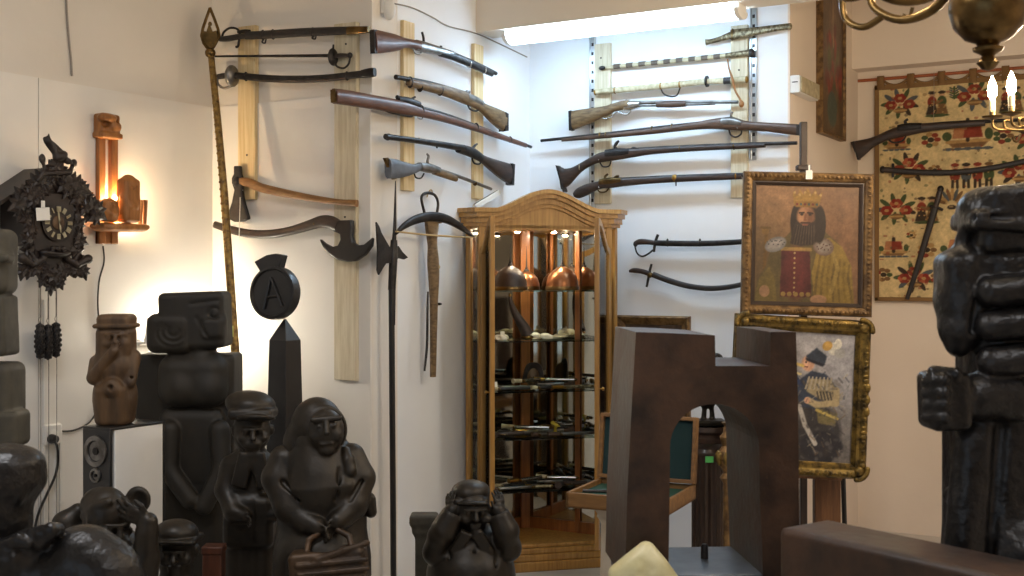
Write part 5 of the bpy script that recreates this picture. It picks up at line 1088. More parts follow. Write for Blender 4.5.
# ---- cuckoo clock on the left wall
fr = wallframe('A', 58, 212); m_ = fr.m
t = thing('cuckoo_clock', 'dark carved cuckoo clock with a roman dial and hanging cone weights', 'clock', fr)
D_ = .17
def k(px, py, n): return fr.L(px, py, n)
c0 = k(50, 220, .17); bm = NB(); box(bm, (c0.x, -D_/2-.009, c0.z+.01), (.235, D_, .235)); obj('case', bm, M['clockwood'], t, bevel=.004)
bm = NB(); 
for s in (-1, 1):
    x1, z1 = s*.235, .065; x0, z0 = 0, .215; an = math.atan2(z0-z1, -x1+x0)
    faces_from(bm, [[Vector((c0.x+x, y_, c0.z+z)) for x, z in ((x0, z0), (x1, z1), (x1, z1-.016), (x0, z0-.018))] for y_ in (-.009, -D_-.004)])
roof = obj('roof', bm, M['clockwood'], t, smooth=False)
F0 = D_+.012
def leaf(bm, x, z, s, rot, y=-F0-.012):
    poly = [(0, -1), (.25, -.75), (.7, -.8), (.55, -.4), (1, -.15), (.6, .05), (.75, .5), (.35, .45), (0, 1.1), (-.35, .45), (-.75, .5), (-.6, .05), (-1, -.15), (-.55, -.4), (-.7, -.8), (-.25, -.75)]
    c_, s_ = math.cos(rot), math.sin(rot)
    p = [(x+s*(a*c_-b*s_), z+s*(a*s_+b*c_)) for a, b in poly]; y += random.uniform(-.012, .008)
    rings = [[Vector((a, y+.008, b)) for a, b in p], [Vector((a, y, b)) for a, b in p], [Vector((x+(a-x)*.55, y-.007, z+(b-z)*.55)) for a, b in p], [Vector((x+(a-x)*.08, y-.001, z+(b-z)*.08)) for a, b in p]]
    faces_from(bm, rings)
def leaves(nm, pts):
    bm = NB()
    for x, z, s, r in pts: leaf(bm, c0.x+x, c0.z+z, s, r)
    return obj(nm, bm, M['clockwood'], t)
rnd = random.Random(3)
L_ = []
for s in (-1, 1):
    for i in range(9):
        f = i/8; L_.append((s*(.01+.225*f)*(.72 if s < 0 else 1), .205-.15*f+rnd.uniform(-.014, .014), .046+rnd.uniform(-.006, .012), s*(-2.1)+rnd.uniform(-.5, .5)))
        L_.append((s*(.02+.185*f)*(.72 if s < 0 else 1), .155-.135*f, .04, s*2.4+rnd.uniform(-.5, .5)))
leaves('roof_leaf_carving', L_)
L_ = []
for s in (-1, 1):
    for i in range(6): L_.append((s*(.118+.014*(i % 2)), .03-.038*i, .038, s*-1.5+rnd.uniform(-.5, .5)))
    for i in range(4): L_.append((s*(.05+.034*i), -.20-.004*i, .036, PI+s*.6+rnd.uniform(-.4, .4)))
for x, z, s, r in ((0, -.235, .042, PI), (-.04, -.215, .034, PI-.5), (.04, -.215, .034, PI+.5), (-.01, -.275, .034, PI), (.03, -.26, .028, PI+.4), (-.05, -.25, .028, PI-.5)): L_.append((x, z, s, r))
leaves('side_leaf_carving', L_)
# carved front board, dial recess, nest with bird
bm = NB(); box(bm, (c0.x, -F0-.002, c0.z-.01), (.2, .02, .24)); prism(bm, [(c0.x-.1, c0.z-.13), (c0.x+.1, c0.z-.13), (c0.x+.055, c0.z-.21), (c0.x, c0.z-.245), (c0.x-.055, c0.z-.21)], -F0-.008, -F0+.02); obj('front_board', bm, M['clockwood'], t, bevel=.004)
dz = c0.z-.012; dx = c0.x+.012
bm = NB(); lathe(bm, [(.001, -.006), (.072, -.006), (.076, -.012), (.070, -.014), (.001, -.010)], 32, (dx, -F0-.010, dz), 'Y'); dial = obj('dial', bm, M['clockwood'], t)
bm = NB()
for i in range(12):
    a = 2*PI*i/12; rx = Matrix.Rotation(-a, 3, 'Y'); p = rx @ Vector((0, 0, .056)); n_ = [4, 1, 2, 3, 3, 2, 3, 3, 4, 3, 2, 3][i]
    for q in range(n_): box(bm, Vector((dx, -F0-.027, dz)) + p + rx @ Vector(((q-(n_-1)/2)*.0054, 0, 0)), (.0032, .004, .022), rot=rx)
obj('numeral_marking', bm, M['bone'], dial)
bm = NB(); lathe(bm, [(.001, -.003), (.03, -.003), (.026, -.006), (.001, -.006)], 24, (dx, -F0-.022, dz), 'Y'); obj('dial_centre', bm, M['carvebrown'], dial)
for nm, a, L in (('minute_hand', -8, .062), ('hour_hand', 172, .042)):
    rx = Matrix.Rotation(R(a), 3, 'Y'); bm = NB(); prism(bm, [((rx @ Vector((x, 0, z))).x+dx, (rx @ Vector((x, 0, z))).z+dz) for x, z in ((-.0025, -.008), (.0025, -.008), (.0035, L*.6), (0, L), (-.0035, L*.6))], -F0-.034, -F0-.031); obj(nm, bm, M['bone'], dial)
s_ = Sdf(fr, .005, .01)
x, z, y = c0.x, c0.z, -F0-.02
zz = z+.03
s_.ell((x+.02, y-.005, zz+.232), (.036, .024, .020), roll=-25, raw=True); s_.ell((x+.054, y-.01, zz+.214), (.016, .015, .014), raw=True); s_.cap((x+.064, y-.012, zz+.21), (x+.084, y-.014, zz+.20), .006, .002, raw=True)
s_.cap((x+.0, y, zz+.245), (x-.03, y, zz+.29), .014, .010, raw=True); s_.ell((x-.005, y+.01, zz+.268), (.058, .009, .02), roll=38, raw=True); s_.ell((x+.012, y+.012, zz+.262), (.05, .009, .016), roll=26, raw=True); s_.cap((x-.034, y+.005, zz+.29), (x-.03, y, zz+.318), .010, .003, raw=True)
s_.cap((x-.06, y, z+.185), (x+.07, y, z+.2), .011, .011, raw=True); s_.cap((x-.06, y, z+.185), (x-.085, y, z+.155), .011, .009, raw=True)
for q in (.002, .034): s_.cap((x+q, y, zz+.22), (x+q-.002, y, z+.2), .005, .005, raw=True)
s_.cap((x+.07, y, z+.2), (x+.09, y, z+.235), .010, .007, raw=True); s_.cap((x-.05, y, z+.19), (x-.062, y, z+.24), .008, .006, raw=True); s_.ell((x-.064, y, z+.245), (.016, .008, .02), raw=True); s_.ell((x+.094, y, z+.24), (.016, .008, .018), raw=True)
s_.obj('carved_bird', M['clockwood'], t)
s_ = Sdf(fr, .005, .01)
for e in (-1, 1):
    s_.cap((x+e*.06, y, z-.16), (x+e*.11, y, z-.185), .013, .012, raw=True); s_.cap((x+e*.11, y, z-.185), (x+e*.155, y-.005, z-.16), .012, .017, raw=True); s_.cap((x+e*.09, y, z-.17), (x+e*.12, y, z-.135), .010, .008, raw=True); s_.ell((x+e*.165, y-.005, z-.158), (.018, .016, .02), raw=True)
s_.ell((x, y, z-.135), (.075, .035, .022), raw=True); s_.ell((x, y-.012, z-.118), (.055, .03, .018), sub=True, raw=True)
for q in range(3): s_.ell((x-.025+q*.026, y-.015, z-.118), (.011, .011, .012), raw=True)
s_.obj('nest_carving', M['clockwood'], t)
bm = NB(); p = k(43, 214, F0+.04); box(bm, p, (15*m_, .002, 12*m_), rot=Matrix.Rotation(R(-5), 3, 'Y')); box(bm, p+Vector((0, 0, 9*m_)), (4*m_, .002, 7*m_)); obj('price_tag', bm, M['paper'], t)
for i, (px, ptop) in enumerate(((40, 323), (48, 324), (56, 322))):
    p = k(px, ptop, .10); m2 = m_
    bm = NB(); lathe(bm, [(.002, -35*m2), (3.2*m2, -33*m2), (4.5*m2, -24*m2), (4.6*m2, -14*m2), (4*m2, -6*m2), (2.6*m2, -1*m2), (.003, 0)], 14, p)
    for zz in range(7):
        for aa in range(8):
            a = 2*PI*(aa+.5*(zz % 2))/8; r = [2.6, 3.9, 4.5, 4.6, 4.4, 4, 3][zz]*m2; ell(bm, p+Vector((r*math.cos(a), r*math.sin(a), (-32+zz*4.8)*m2)), (.0055, .0055, .008), 6, 4)
    wt = obj('cone_weight', bm, M['iron'], t)
    bm = NB(); tube(bm, curve([p+Vector((0, 0, 1)), p+Vector((.006, 0, 3*m2)), p+Vector((0, 0, 6*m2)), p+Vector((-.006, 0, 3*m2)), p], 4)[8:], .0015, 5); obj('hook', bm, M['steel'], wt)
    top = Vector((p.x, p.y, c0.z-.2)); bm = NB(); tube(bm, [top, p+Vector((0, 0, 5*m2))], .0017, 5); obj('chain', bm, M['steel'], t)
    bm = NB(); x2 = p.x+.012; tube(bm, [Vector((x2, p.y+.01, c0.z-.2)), Vector((x2, p.y+.01, k(px, 560, .1).z))], .0014, 5); obj('chain', bm, M['steel'], t)
# ---- carved sconce with two figures in front of its bulb
fr = wallframe('A', 106, 180); m_ = fr.m
t = thing('wall_sconce', 'honey wooden wall sconce with two carved figures hiding its lit bulb', 'lamp', fr)
a = fr.L(97, 180, .02); b = fr.L(116, 180, .02); zt, zb = fr.L(106, 137, .02).z, fr.L(106, 244, .02).z
wd = b.x-a.x; xm = (a.x+b.x)/2
bm = NB(); box(bm, (xm-wd*.33, -.022, (zt+zb)/2), (wd*.34, .026, zt-zb)); box(bm, (xm+wd*.33, -.022, (zt+zb)/2), (wd*.34, .026, zt-zb)); box(bm, (xm, -.018, zb+.05), (wd, .018, .10)); obj('back_board', bm, M['sconcewood'], t, bevel=.003)
s_ = Sdf(fr, .004, .01); hz = fr.L(106, 126, .03)
s_.box((hz.x, -.035, hz.z), (wd*.5, .03, .052), .012, raw=True); s_.box((hz.x, -.04, hz.z-.045), (wd*.54, .036, .012), .006, raw=True); s_.ell((hz.x-.02, -.06, hz.z+.03), (.05, .03, .022), raw=True); s_.ell((hz.x+.02, -.06, hz.z-.002), (.035, .025, .03), raw=True); s_.ell((hz.x-.03, -.064, hz.z+.004), (.02, .02, .014), sub=True, raw=True); s_.ell((hz.x+.03, -.064, hz.z+.018), (.016, .02, .01), sub=True, raw=True)
s_.obj('carved_head', M['sconcewood'], t)
sh = fr.L(121, 227, .09); L0, L1 = fr.L(97.5, 227, .09).x, fr.L(143.5, 227, .09).x
bm = NB(); loft(bm, [(Vector((L0, -.085, sh.z)), .012, .045), (Vector((L0+.02, -.085, sh.z-.003)), .020, .055), (Vector((L1-.02, -.085, sh.z)), .019, .055), (Vector((L1, -.085, sh.z+.004)), .012, .045)], 14, 3); shf = obj('shelf', bm, M['sconcewood'], t)
def sfig(nm, x0, x1, y0, y1, n):
    p0, p1 = fr.L(x0, y1, n), fr.L(x1, y1, n); zz = fr.L((x0+x1)/2, y0, n).z; cx = (p0.x+p1.x)/2; hw = (p1.x-p0.x)/2; zb_ = sh.z+.02; h = zz-zb_
    s_ = Sdf(fr, .0035, .012)
    s_.box((cx, -n, zb_+h*.45), (hw*.82, hw*.6, h*.45), .015, raw=True); s_.ell((cx, -n, zb_+h*.78), (hw*.78, hw*.62, h*.22), raw=True); s_.ell((cx, -n, zb_+h*.28), (hw*.98, hw*.66, h*.28), raw=True)
    s_.face((cx, -n, zb_+h*.72), hw*.6, k=.006, ears=False)
    for e in (-1, 1): s_.cap((cx+e*hw*.75, -n-.01, zb_+h*.5), (cx+e*hw*.2, -n-hw*.62, zb_+h*.32), .012, .010, raw=True)
    return s_.obj(nm, M['sconcewood'], t)
sfig('carved_figure', 100.5, 117, 198, 226, .11); sfig('carved_figure', 118.5, 138, 174.5, 226, .115)
for x in (140, 144.5):
    p = fr.L(x, 226, .1); q = fr.L(x+1, 200, .1); bm = NB(); tube(bm, [p, q], [.009, .011], 10); obj('candle_peg', bm, M['sconcewood'], t)
bp = fr.L(117, 203, .052); bm = NB(); ell(bm, bp, (.019, .019, .026)); lathe(bm, [(.013, -.05), (.013, -.02)], 12, bp); obj('bulb', bm, M['sbulb'], t)
wire('lamp_cord', 'thin dark cord hanging from the carved sconce down behind the carved wooden figure', 'cord', 'A', [(103, 246, .02), (104, 262, .02), (99, 282, .015), (98, 310, .015), (102, 345, .015), (103, 385, .015), (93, 418, .015), (75, 430, .015), (58, 431, .02)], .004, M['cable'])
# ---- lit globe lamp on the wall behind the big relief
fr = wallframe('A', 178, 320); t = thing('wall_lamp', 'lit white globe lamp on a bracket, half hidden behind the big dark relief', 'lamp', fr)
p = fr.L(149, 311, .10)
q = fr.L(186, 330, .09)
bm = NB(); box(bm, ((p.x+q.x)/2, -.03, q.z-.05), (abs(q.x-p.x), .02, .03)); box(bm, (q.x, -.014, q.z-.05), (.07, .018, .16)); obj('bracket', bm, M['white'], t, bevel=.004)
for c_, rr_ in ((p, .022), (q, .034)):
    bm = NB(); tube(bm, [Vector((c_.x, -.03, q.z-.05)), Vector((c_.x, c_.y*.8, q.z-.05)), c_-Vector((0, 0, .03))], .009, 8); o = obj('lamp_arm', bm, M['white'], t)
    bm = NB(); ell(bm, c_, (rr_*.8, rr_, rr_*1.25)); obj('globe_bulb', bm, M['pearl'] if rr_ < .03 else M['globe'], o)
# ================================================================ statues, measured in picture pixels at their own distance
def V(s, *a): return s.p(a)
def sculpt(px, py, d, vox, k=.012, turn=0): return Sdf(freeframe(px, py, d, turn), vox, k)
def floor_y(d): return CY + FPX*EYE/d
# ---- old woman with headscarf and basket
d = 4.05; fy = floor_y(d); s = sculpt(325, fy, d, .0048, .014); m = s.m
s.ell((322, 520, -6), (45, 84, 30), k=.03); s.cap((322, 560, -4), (322, fy-6, -4), 49, 52, k=.03); s.ell((318, 462, -4), (42, 24, 22), roll=3, k=.03); s.cap((318, 442, -4), (321, 482, -4), 27, 42, k=.03)
s.ell((321, 478, 12), (26, 20, 18), k=.03); s.cap((300, 492, 18), (346, 486, 20), 9, 9, k=.02)
s.ell((322, 524, 14), (27, 34, 14), k=.03)
s.chain([(284, 460, 2, 15), (279, 478, 6, 17), (290, 506, 16, 16), (306, 522, 26, 12)], k=.012); s.chain([(352, 456, 0, 13), (360, 478, 4, 15), (353, 505, 16, 14), (342, 518, 26, 11)], k=.012)
s.cap((300, 517, 23), (317, 527, 31), 12, 10.5, k=.005); s.cap((349, 512, 22), (338, 521, 31), 11, 10, k=.005)
for a, b in (((283, 482, 22), (300, 500, 30)), ((280, 500, 20), (296, 512, 30)), ((362, 480, 16), (350, 500, 28)), ((300, 540, 40), (296, 600, 46)), ((352, 540, 30), (358, 600, 42)), ((290, 560, 36), (284, 640, 42)), ((340, 470, 26), (336, 500, 30))): s.cap(a, b, 2.2, 1.6, k=.012, sub=True)
s.cap((368, 500, 0), (371, 512, 0), 8, 6, k=.01)
s.ell((326, 431, 17), (18, 22, 16), k=.01); s.cap((313, 420, 31), (340, 418, 30), 3, 2.6, k=.006)
for x, y, w in ((319, 426.5, 34), (333, 425.5, 33)): s.ell((x, y, w), (4.6, 3, 3.4), k=.004, sub=True); s.ell((x, y, w-3.4), (3, 1.9, 2.4), k=.002)
s.cap((326, 422, 32), (327, 433, 36.5), 2.4, 3.4, k=.005); s.ell((315, 436, 27), (6, 6, 5), k=.008); s.ell((337, 435, 26), (5.5, 6, 5), k=.008)
s.cap((320, 441.5, 33), (333, 440.6, 32), 1.2, 1, k=.003, sub=True); s.cap((321, 444.2, 31), (332, 443.4, 30.5), 1.8, 1.6, k=.003); s.ell((327, 450, 25), (7.5, 5.5, 6), k=.01)
s.chain([(345, 450, 12, 4), (348, 460, 17, 5.5), (350, 471, 20, 6)], k=.008)
s.hand(V(s, 314, 526, 32), Vector((.95, -.25, -.5)), Vector((.2, -.5, .7)), 25*m, curl=Vector((.2, 0, -1)), amt=.7)
s.hand(V(s, 340, 520, 32), Vector((-.75, -.35, -.7)), Vector((-.3, -.5, .8)), 25*m, curl=Vector((-.2, 0, -1)), amt=.7)
st = s.obj('statue', M['bronze']); tag(st, 'bronze statue of an old woman in a headscarf gripping a basket', 'statue')
s = sculpt(325, fy, d, .0045, .01)
s.ell((317, 425, 0), (26, 28, 22)); s.ell((298, 444, -2), (15, 22, 17), k=.02); s.ell((328, 433, 26), (17.5, 23, 28), k=.006, sub=True); s.ring((326, 430, 12), 21.5, 3, sx=.86, yaw=14, k=.01)
for a, b in (((299, 418, 22), (300, 440, 20)), ((306, 404, 22), (300, 424, 24))): s.cap(a, b, 1.6, 1, k=.008, sub=True)
s.obj('headscarf', M['bronze'], st)
s = sculpt(325, fy, d, .0045, .006)
s.box((331, 585, 44), (37, 36, 15), 6, roll=-6, k=.01); s.ell((331, 545, 44), (32, 9, 12), k=.01, sub=True); s.chain([(294, 556, 48, 3.2), (318, 560, 58, 3.2), (345, 550, 58, 3.2), (367, 543, 50, 3.2)], k=.006)
for i in range(9):
    for j in range(6): s.cap((297+i*8+j*1.5, 566+j*9-i*.8, 60), (302+i*8+j*1.5, 566+j*9-i*.8, 60), 2.4, 2.4, k=.004)
s.chain([(306, 556, 48, 3), (309, 540, 40, 3), (318, 534, 38, 3)], k=.004); s.chain([(352, 548, 48, 3), (349, 536, 40, 3), (338, 530, 38, 3)], k=.004)
s.obj('basket', M['bronzebrown'], st)
# ---- old man in a peaked cap, behind her
d = 4.35; fy = floor_y(d); s = sculpt(250, fy, d, .005, .014); m = s.m
s.ell((250, 500, -4), (27, 56, 22), k=.03); s.ell((251, 466, 0), (27, 16, 18), k=.03); s.cap((240, 540, 0), (238, fy-6, 0), 15, 16, k=.02); s.cap((262, 540, 0), (264, fy-6, 0), 15, 16, k=.02)
s.box((250, 520, 6), (25, 26, 16), 8, k=.02); s.cap((252, 480, 22), (253, 545, 24), 1.6, 1.6, k=.008, sub=True)
s.chain([(231, 466, 2, 11), (226, 490, 6, 11), (234, 512, 20, 9), (244, 516, 26, 7)], k=.012); s.chain([(274, 466, 0, 10), (279, 490, 2, 10), (274, 514, 14, 8)], k=.012)
s.hand(V(s, 240, 514, 25), Vector((.7, -.3, -.4)), Vector((.2, -.4, .8)), 22*m, curl=Vector((.3, 0, -1)), amt=.6)
s.box((243, 470, 20), (8, 18, 4), 3, roll=14, k=.01); s.box((261, 470, 20), (8, 18, 4), 3, roll=-14, k=.01)
s.ell((252, 430, 8), (18.5, 23, 18), k=.01); s.face(V(s, 253, 430, 9), 19*m, yaw=12, tilt=8, k=.004); s.cap((252, 450, 0), (252, 462, 0), 12, 14, k=.02)
s.ell((252, 444, 22), (10, 6, 6), k=.01)
st = s.obj('statue', M['bronze']); tag(st, 'bronze statue of an old man in a peaked cap beside the obelisk', 'statue')
s = sculpt(250, fy, d, .0045, .01); s.ell((251, 405, 4), (24, 13, 22)); s.ell((246, 400, 0), (20, 9, 18), k=.02); s.box((253, 413, 10), (22, 5.5, 18), 4, k=.006); s.ell((256, 418, 28), (19, 3.2, 11), pitch=-14, k=.006)
s.obj('peaked_cap', M['bronze'], st)
# ---- man with both hands at his ears
d = 4.8; fy = floor_y(d); s = sculpt(471, fy, d, .0048, .014); m = s.m
s.ell((471, 578, -4), (43, 50, 28), k=.03); s.cap((471, 575, -4), (471, fy-4, -4), 43, 46, k=.03); s.ell((471, 540, -2), (40, 18, 21), k=.03); s.ell((471, 552, 4), (30, 24, 20), k=.02)
s.chain([(440, 540, 0, 12), (436, 552, 8, 13), (440, 536, 18, 12), (448, 524, 17, 10)], k=.012); s.chain([(503, 540, 0, 12), (508, 548, 8, 13), (506, 534, 18, 12), (500, 523, 17, 10)], k=.012)
s.cap((444, 530, 19), (451, 517, 18), 13.5, 11.5, k=.003); s.cap((506, 531, 19), (500, 518, 18), 13.5, 11.5, k=.003); s.ell((454, 511, 18), (9, 9, 9), k=.004, sub=True); s.ell((498, 512, 18), (9, 9, 9), k=.004, sub=True)
s.cap((447, 524, 18), (453, 510, 16), 8, 7.5, k=.006); s.cap((504, 524, 18), (498, 510, 16), 8, 7.5, k=.006)
s.ell((473, 510, 11), (17.5, 20, 16), k=.01); s.face(V(s, 474, 511, 12), 18.5*m, yaw=8, tilt=4, k=.004, ears=False); s.cap((472, 526, 4), (472, 536, 2), 13, 15, k=.02)
s.hand(V(s, 451, 513, 16), Vector((-.1, .1, 1)), Vector((.75, -.55, 0)), 24*m, curl=Vector((.6, .5, 0)), amt=.5)
s.hand(V(s, 500, 513, 16), Vector((-.05, .1, 1)), Vector((-.75, -.55, 0)), 25*m, curl=Vector((-.6, .5, 0)), amt=.5)
s.box((460, 543, 22), (6, 14, 4), 2, roll=30, pitch=14, k=.003); s.box((483, 543, 22), (6, 14, 4), 2, roll=-30, pitch=14, k=.003); s.cap((474, 548, 25.5), (476, 600, 26), 1.4, 1.4, k=.004, sub=True)
for x, y, w in ((469, 552, 25), (468, 570, 25.5), (485, 570, 25), (468, 592, 25.5), (486, 592, 25)): s.ell((x, y, w), (2.4, 2.4, 2.2), k=.003)
for a, b in (((448, 552, 22), (455, 574, 27)), ((500, 552, 20), (493, 572, 26))): s.cap(a, b, 2, 1.4, k=.012, sub=True)
st = s.obj('statue', M['bronze']); tag(st, 'bronze statue of a man in a buttoned coat, both hands at his ears', 'statue')
s = sculpt(471, fy, d, .0045, .01); s.ell((470, 493, 2), (19, 12, 19)); s.ell((472, 489, 0), (17, 8, 17), k=.02); s.box((471, 500, 4), (17.5, 5, 17), 4, k=.005); s.ell((473, 504, 22), (15, 3, 9), pitch=-16, k=.005)
s.obj('flat_cap', M['bronze'], st)
# post behind him
d = 5.05; fy = floor_y(d); s = sculpt(424, fy, d, .006, .01)
s.box((424, (518+fy)/2, 0), (8.5, (fy-518)/2, 9), 3); s.box((424, 519, 0), (14, 5.5, 12), 3, k=.01); s.box((424, 528, 0), (11.5, 6, 10.5), 4, k=.02); s.box((424, fy-6, 0), (14, 7, 13), 3, k=.02)
tag(s.obj('pedestal', M['carvegrey']), 'narrow weathered pedestal with a flaring top behind the coated bronze man', 'pedestal')
# ---- crouching figure covering the face
d = 3.7; fy = floor_y(d); s = sculpt(105, fy, d, .0045, .012); m = s.m
s.ell((100, 590, -14), (44, 62, 36), k=.04); s.ell((100, 548, -10), (40, 28, 30), k=.04); s.cap((98, 620, -10), (96, fy-5, -10), 44, 38, k=.04)
s.ell((106, 514, 8), (23, 27, 22), k=.012); s.face(V(s, 112, 518, 12), 22*m, yaw=38, tilt=26, k=.004); s.ell((101, 505, 4), (20, 18, 20), k=.004); s.chain([(84, 516, 16, 4), (94, 508, 24, 4), (108, 502, 26, 4)], k=.006)
s.chain([(72, 540, -4, 17), (66, 524, -4, 13), (78, 512, -8, 9)], k=.012); s.chain([(142, 590, 10, 15), (146, 560, 20, 13), (147, 532, 24, 10.5), (148, 522, 24, 9.5)], k=.012)
s.ell((138, 500, -6), (13, 14, 6), k=.006); s.ell((139, 500, 0), (9, 10, 4), k=.004, sub=True)
s.hand(V(s, 148, 521, 24), Vector((-.92, -.1, .42)), Vector((.3, -.3, .9)), 40*m, curl=Vector((-.3, .9, -.3)), amt=.5)
s.chain([(122, 545, 22, 10), (126, 562, 26, 10), (118, 590, 30, 14)], k=.014)
for a, b in (((84, 556, 18), (110, 572, 28)), ((92, 580, 26), (126, 596, 34))): s.cap(a, b, 2.2, 1.6, k=.014, sub=True)
tag(s.obj('statue', M['bronze']), 'dark bronze crouching figure hiding its bowed face behind one hand', 'statue')
# ---- capped bust in front of the relief
d = 3.95; fy = floor_y(d); s = sculpt(176, fy, d, .005, .012); m = s.m
s.ell((176, 550, 0), (20, 24, 19), k=.01); s.face(V(s, 177, 550, 1), 20*m, yaw=6, tilt=10, k=.004); s.cap((176, 570, 0), (176, 590, 0), 15, 20, k=.02); s.ell((178, 606, -2), (30, 24, 22), k=.03); s.cap((180, 620, -2), (182, fy-4, -2), 26, 28, k=.03)
st = s.obj('statue', M['bronze']); tag(st, 'dark capped bronze head low in front of the tall carved relief', 'statue')
s = sculpt(176, fy, d, .005, .008); s.ell((176, 533, 0), (22, 14, 21)); s.box((176, 539, 1), (23.5, 3.2, 22), 3, k=.004); s.ell((177, 543, 20), (18, 2.6, 10), pitch=-14, k=.004); s.obj('round_cap', M['bronze'], st)
# reddish wooden block between the figures
fr = freeframe(214, 545, 4.15); m = fr.m; zf = fr.o.z
bm = NB(); box(bm, (0, 0, -zf/2), (19*m, 19*m, zf-.05)); box(bm, (0, 0, -.013), (21*m, 21*m, .026)); box(bm, (0, 0, -zf+.03), (25*m, 25*m, .06))
tag(obj('pedestal', bm, mat('red_brown_wood', rgb(84, 46, 30), .5, c2=rgb(62, 34, 22), scale=5, stretch=(8, 8, 1)), fr=fr, bevel=.004), 'reddish wooden block pedestal between the capped head and the old man', 'pedestal')
# ---- foreground seated bronze
d = 2.6; fy = floor_y(d); s = sculpt(40, fy, d, .0048, .016); m = s.m
s.ell((2, 478, 0), (43, 31, 42), k=.02); s.ell((6, 462, 0), (36, 17, 36), k=.02); s.cap((-2, 494, 6), (2, 520, 8), 34, 29, k=.02); s.face(V(s, -2, 492, 8), 33*m, yaw=-30, tilt=18, k=.006)
s.cap((-6, 520, -8), (-6, 566, -10), 32, 46, k=.03); s.ell((-14, 640, -16), (76, 100, 60), k=.05)
s.chain([(-30, 590, 6, 36), (40, 580, 10, 37), (84, 566, 14, 37), (104, 576, 18, 34)], k=.03); s.chain([(104, 576, 18, 34), (130, 640, 20, 34), (136, 760, 16, 28), (136, fy-14, 12, 24)], k=.02)
s.ell((146, fy-12, 30), (26, 14, 44), k=.03); s.chain([(-20, 640, 20, 40), (60, 690, 30, 36), (74, 800, 30, 30), (74, fy-14, 26, 26)], k=.03); s.ell((74, fy-12, 44), (26, 14, 44), k=.03)
s.box((0, (740+fy)/2, -40), (90, (fy-740)/2, 50), 10, k=.02)
s.chain([(-50, 560, 10, 28), (-24, 572, 30, 24), (10, 558, 42, 15)], k=.02)
for i in range(4): s.chain([(14+i*9, 553-i*3.5, 34+i*2, 8.2), (24+i*9, 538-i*2.5, 40+i*2, 7.8), (32+i*8.5, 534-i*1.5, 32, 6.8)], k=.004)
s.ell((16, 556, 34), (24, 13, 14), roll=-20, k=.012)
s.chain([(6, 546, 44, 8), (18, 540, 50, 7), (28, 544, 50, 6)], k=.004)
tag(s.obj('statue', M['bronzeshiny']), 'shiny dark seated bronze figure, hairless head bowed over its raised knee, closest to the camera', 'statue')
# ---- big broad-shouldered bronze on the other side
d = 2.7; fy = floor_y(d); s = sculpt(1000, fy, d, .005, .014); m = s.m
s.box((1012, 330, -6), (50, 92, 44), 30, k=.03); s.box((1016, 500, -8), (66, 100, 44), 24, k=.03); s.cap((1018, 560, -8), (1018, fy-10, -8), 68, 72, k=.03)
s.box((1014, 204, 10), (40, 19, 40), 12, roll=-6, k=.012); s.ell((980, 212, 12), (22, 22, 30), roll=-20, k=.02); s.box((1006, 224, 16), (44, 9, 36), 6, roll=4, k=.012); s.box((1020, 238, 6), (50, 16, 36), 10, k=.01); s.cap((974, 218, 44), (1030, 216, 54), 3, 3, k=.01, sub=True)
s.chain([(966, 232, 10, 7), (975, 222, 20, 7), (988, 220, 30, 6)], k=.006); s.chain([(962, 240, 6, 7), (968, 226, 14, 7)], k=.006)
s.chain([(968, 270, 6, 28), (962, 300, 12, 26), (960, 330, 18, 20), (958, 345, 20, 12)], k=.014); s.box((958, 284, 10), (19, 32, 24), 12, roll=-3, k=.012); s.cap((982, 262, 36), (972, 330, 36), 3, 2, k=.012, sub=True)
for y in (292, 326, 362): s.cap((992, y, 40), (1050, y-6, 46), 15, 15, k=.008)
for y in (309, 345): s.cap((986, y, 52), (1050, y-5, 58), 2.2, 2.2, k=.008, sub=True)
s.chain([(1010, 398, 30, 24), (980, 396, 34, 22), (958, 398, 38, 20)], k=.012); s.box((944, 400, 38), (20, 28, 24), 8, roll=-2, k=.01)
for i in range(4): s.cap((928, 381+i*12, 46+i), (944, 380+i*12.4, 63), 7, 6.4, k=.003)
s.cap((934, 372, 50), (956, 374, 60), 6.5, 6, k=.004)
s.cap((1000, 430, 34), (990, 560, 36), 5, 4, k=.02, sub=True); s.ell((950, 495, 4), (7, 8, 8), k=.012); s.cap((970, 440, 20), (962, 560, 24), 16, 18, k=.02)
tag(s.obj('statue', M['bronzeshiny']), 'massive black bronze figure with slab-like head and clenched fist in front of the tapestry', 'statue')
# ---- tall carved relief of a standing figure with a volute
d = 4.95; fy = floor_y(d); s = sculpt(190, fy, d, .0058, .012); m = s.m
s.box((190, (352+fy)/2, -10), (49, (fy-352)/2, 22), 4); s.box((196, 320, 8), (32, 28, 22), 6, roll=-2, k=.006); s.box((172, 333, 16), (22.5, 19.5, 16), 9, k=.003)
s.box((214, 328, 22), (11, 11, 12), 6, k=.01); s.ell((221, 320, 22), (5, 7, 8), k=.012); s.cap((200, 346, 12), (204, 362, 12), 12, 16, k=.02)
s.box((194, 380, 14), (34, 26, 18), 16, k=.02); s.ell((180, 388, 22), (17, 17, 14), k=.02); s.ell((208, 388, 22), (17, 17, 14), k=.02)
s.box((193, 495, 10), (32, 88, 16), 12, k=.008); s.cap((162, 487, 28), (226, 484, 28), 1.8, 1.8, k=.008, sub=True); s.cap((163, 407, 34), (224, 407, 34), 3, 3, k=.012, sub=True)
for rr_, y in ((15.5, 333), (10.5, 332), (5.5, 331)):
    p = [(173+rr_*1.1*math.cos(a), y+rr_*.92*math.sin(a), 32.5, 1.5) for a in np.linspace(-.2, PI*1.25, 12)]; s.chain(p, k=.004, sub=True)
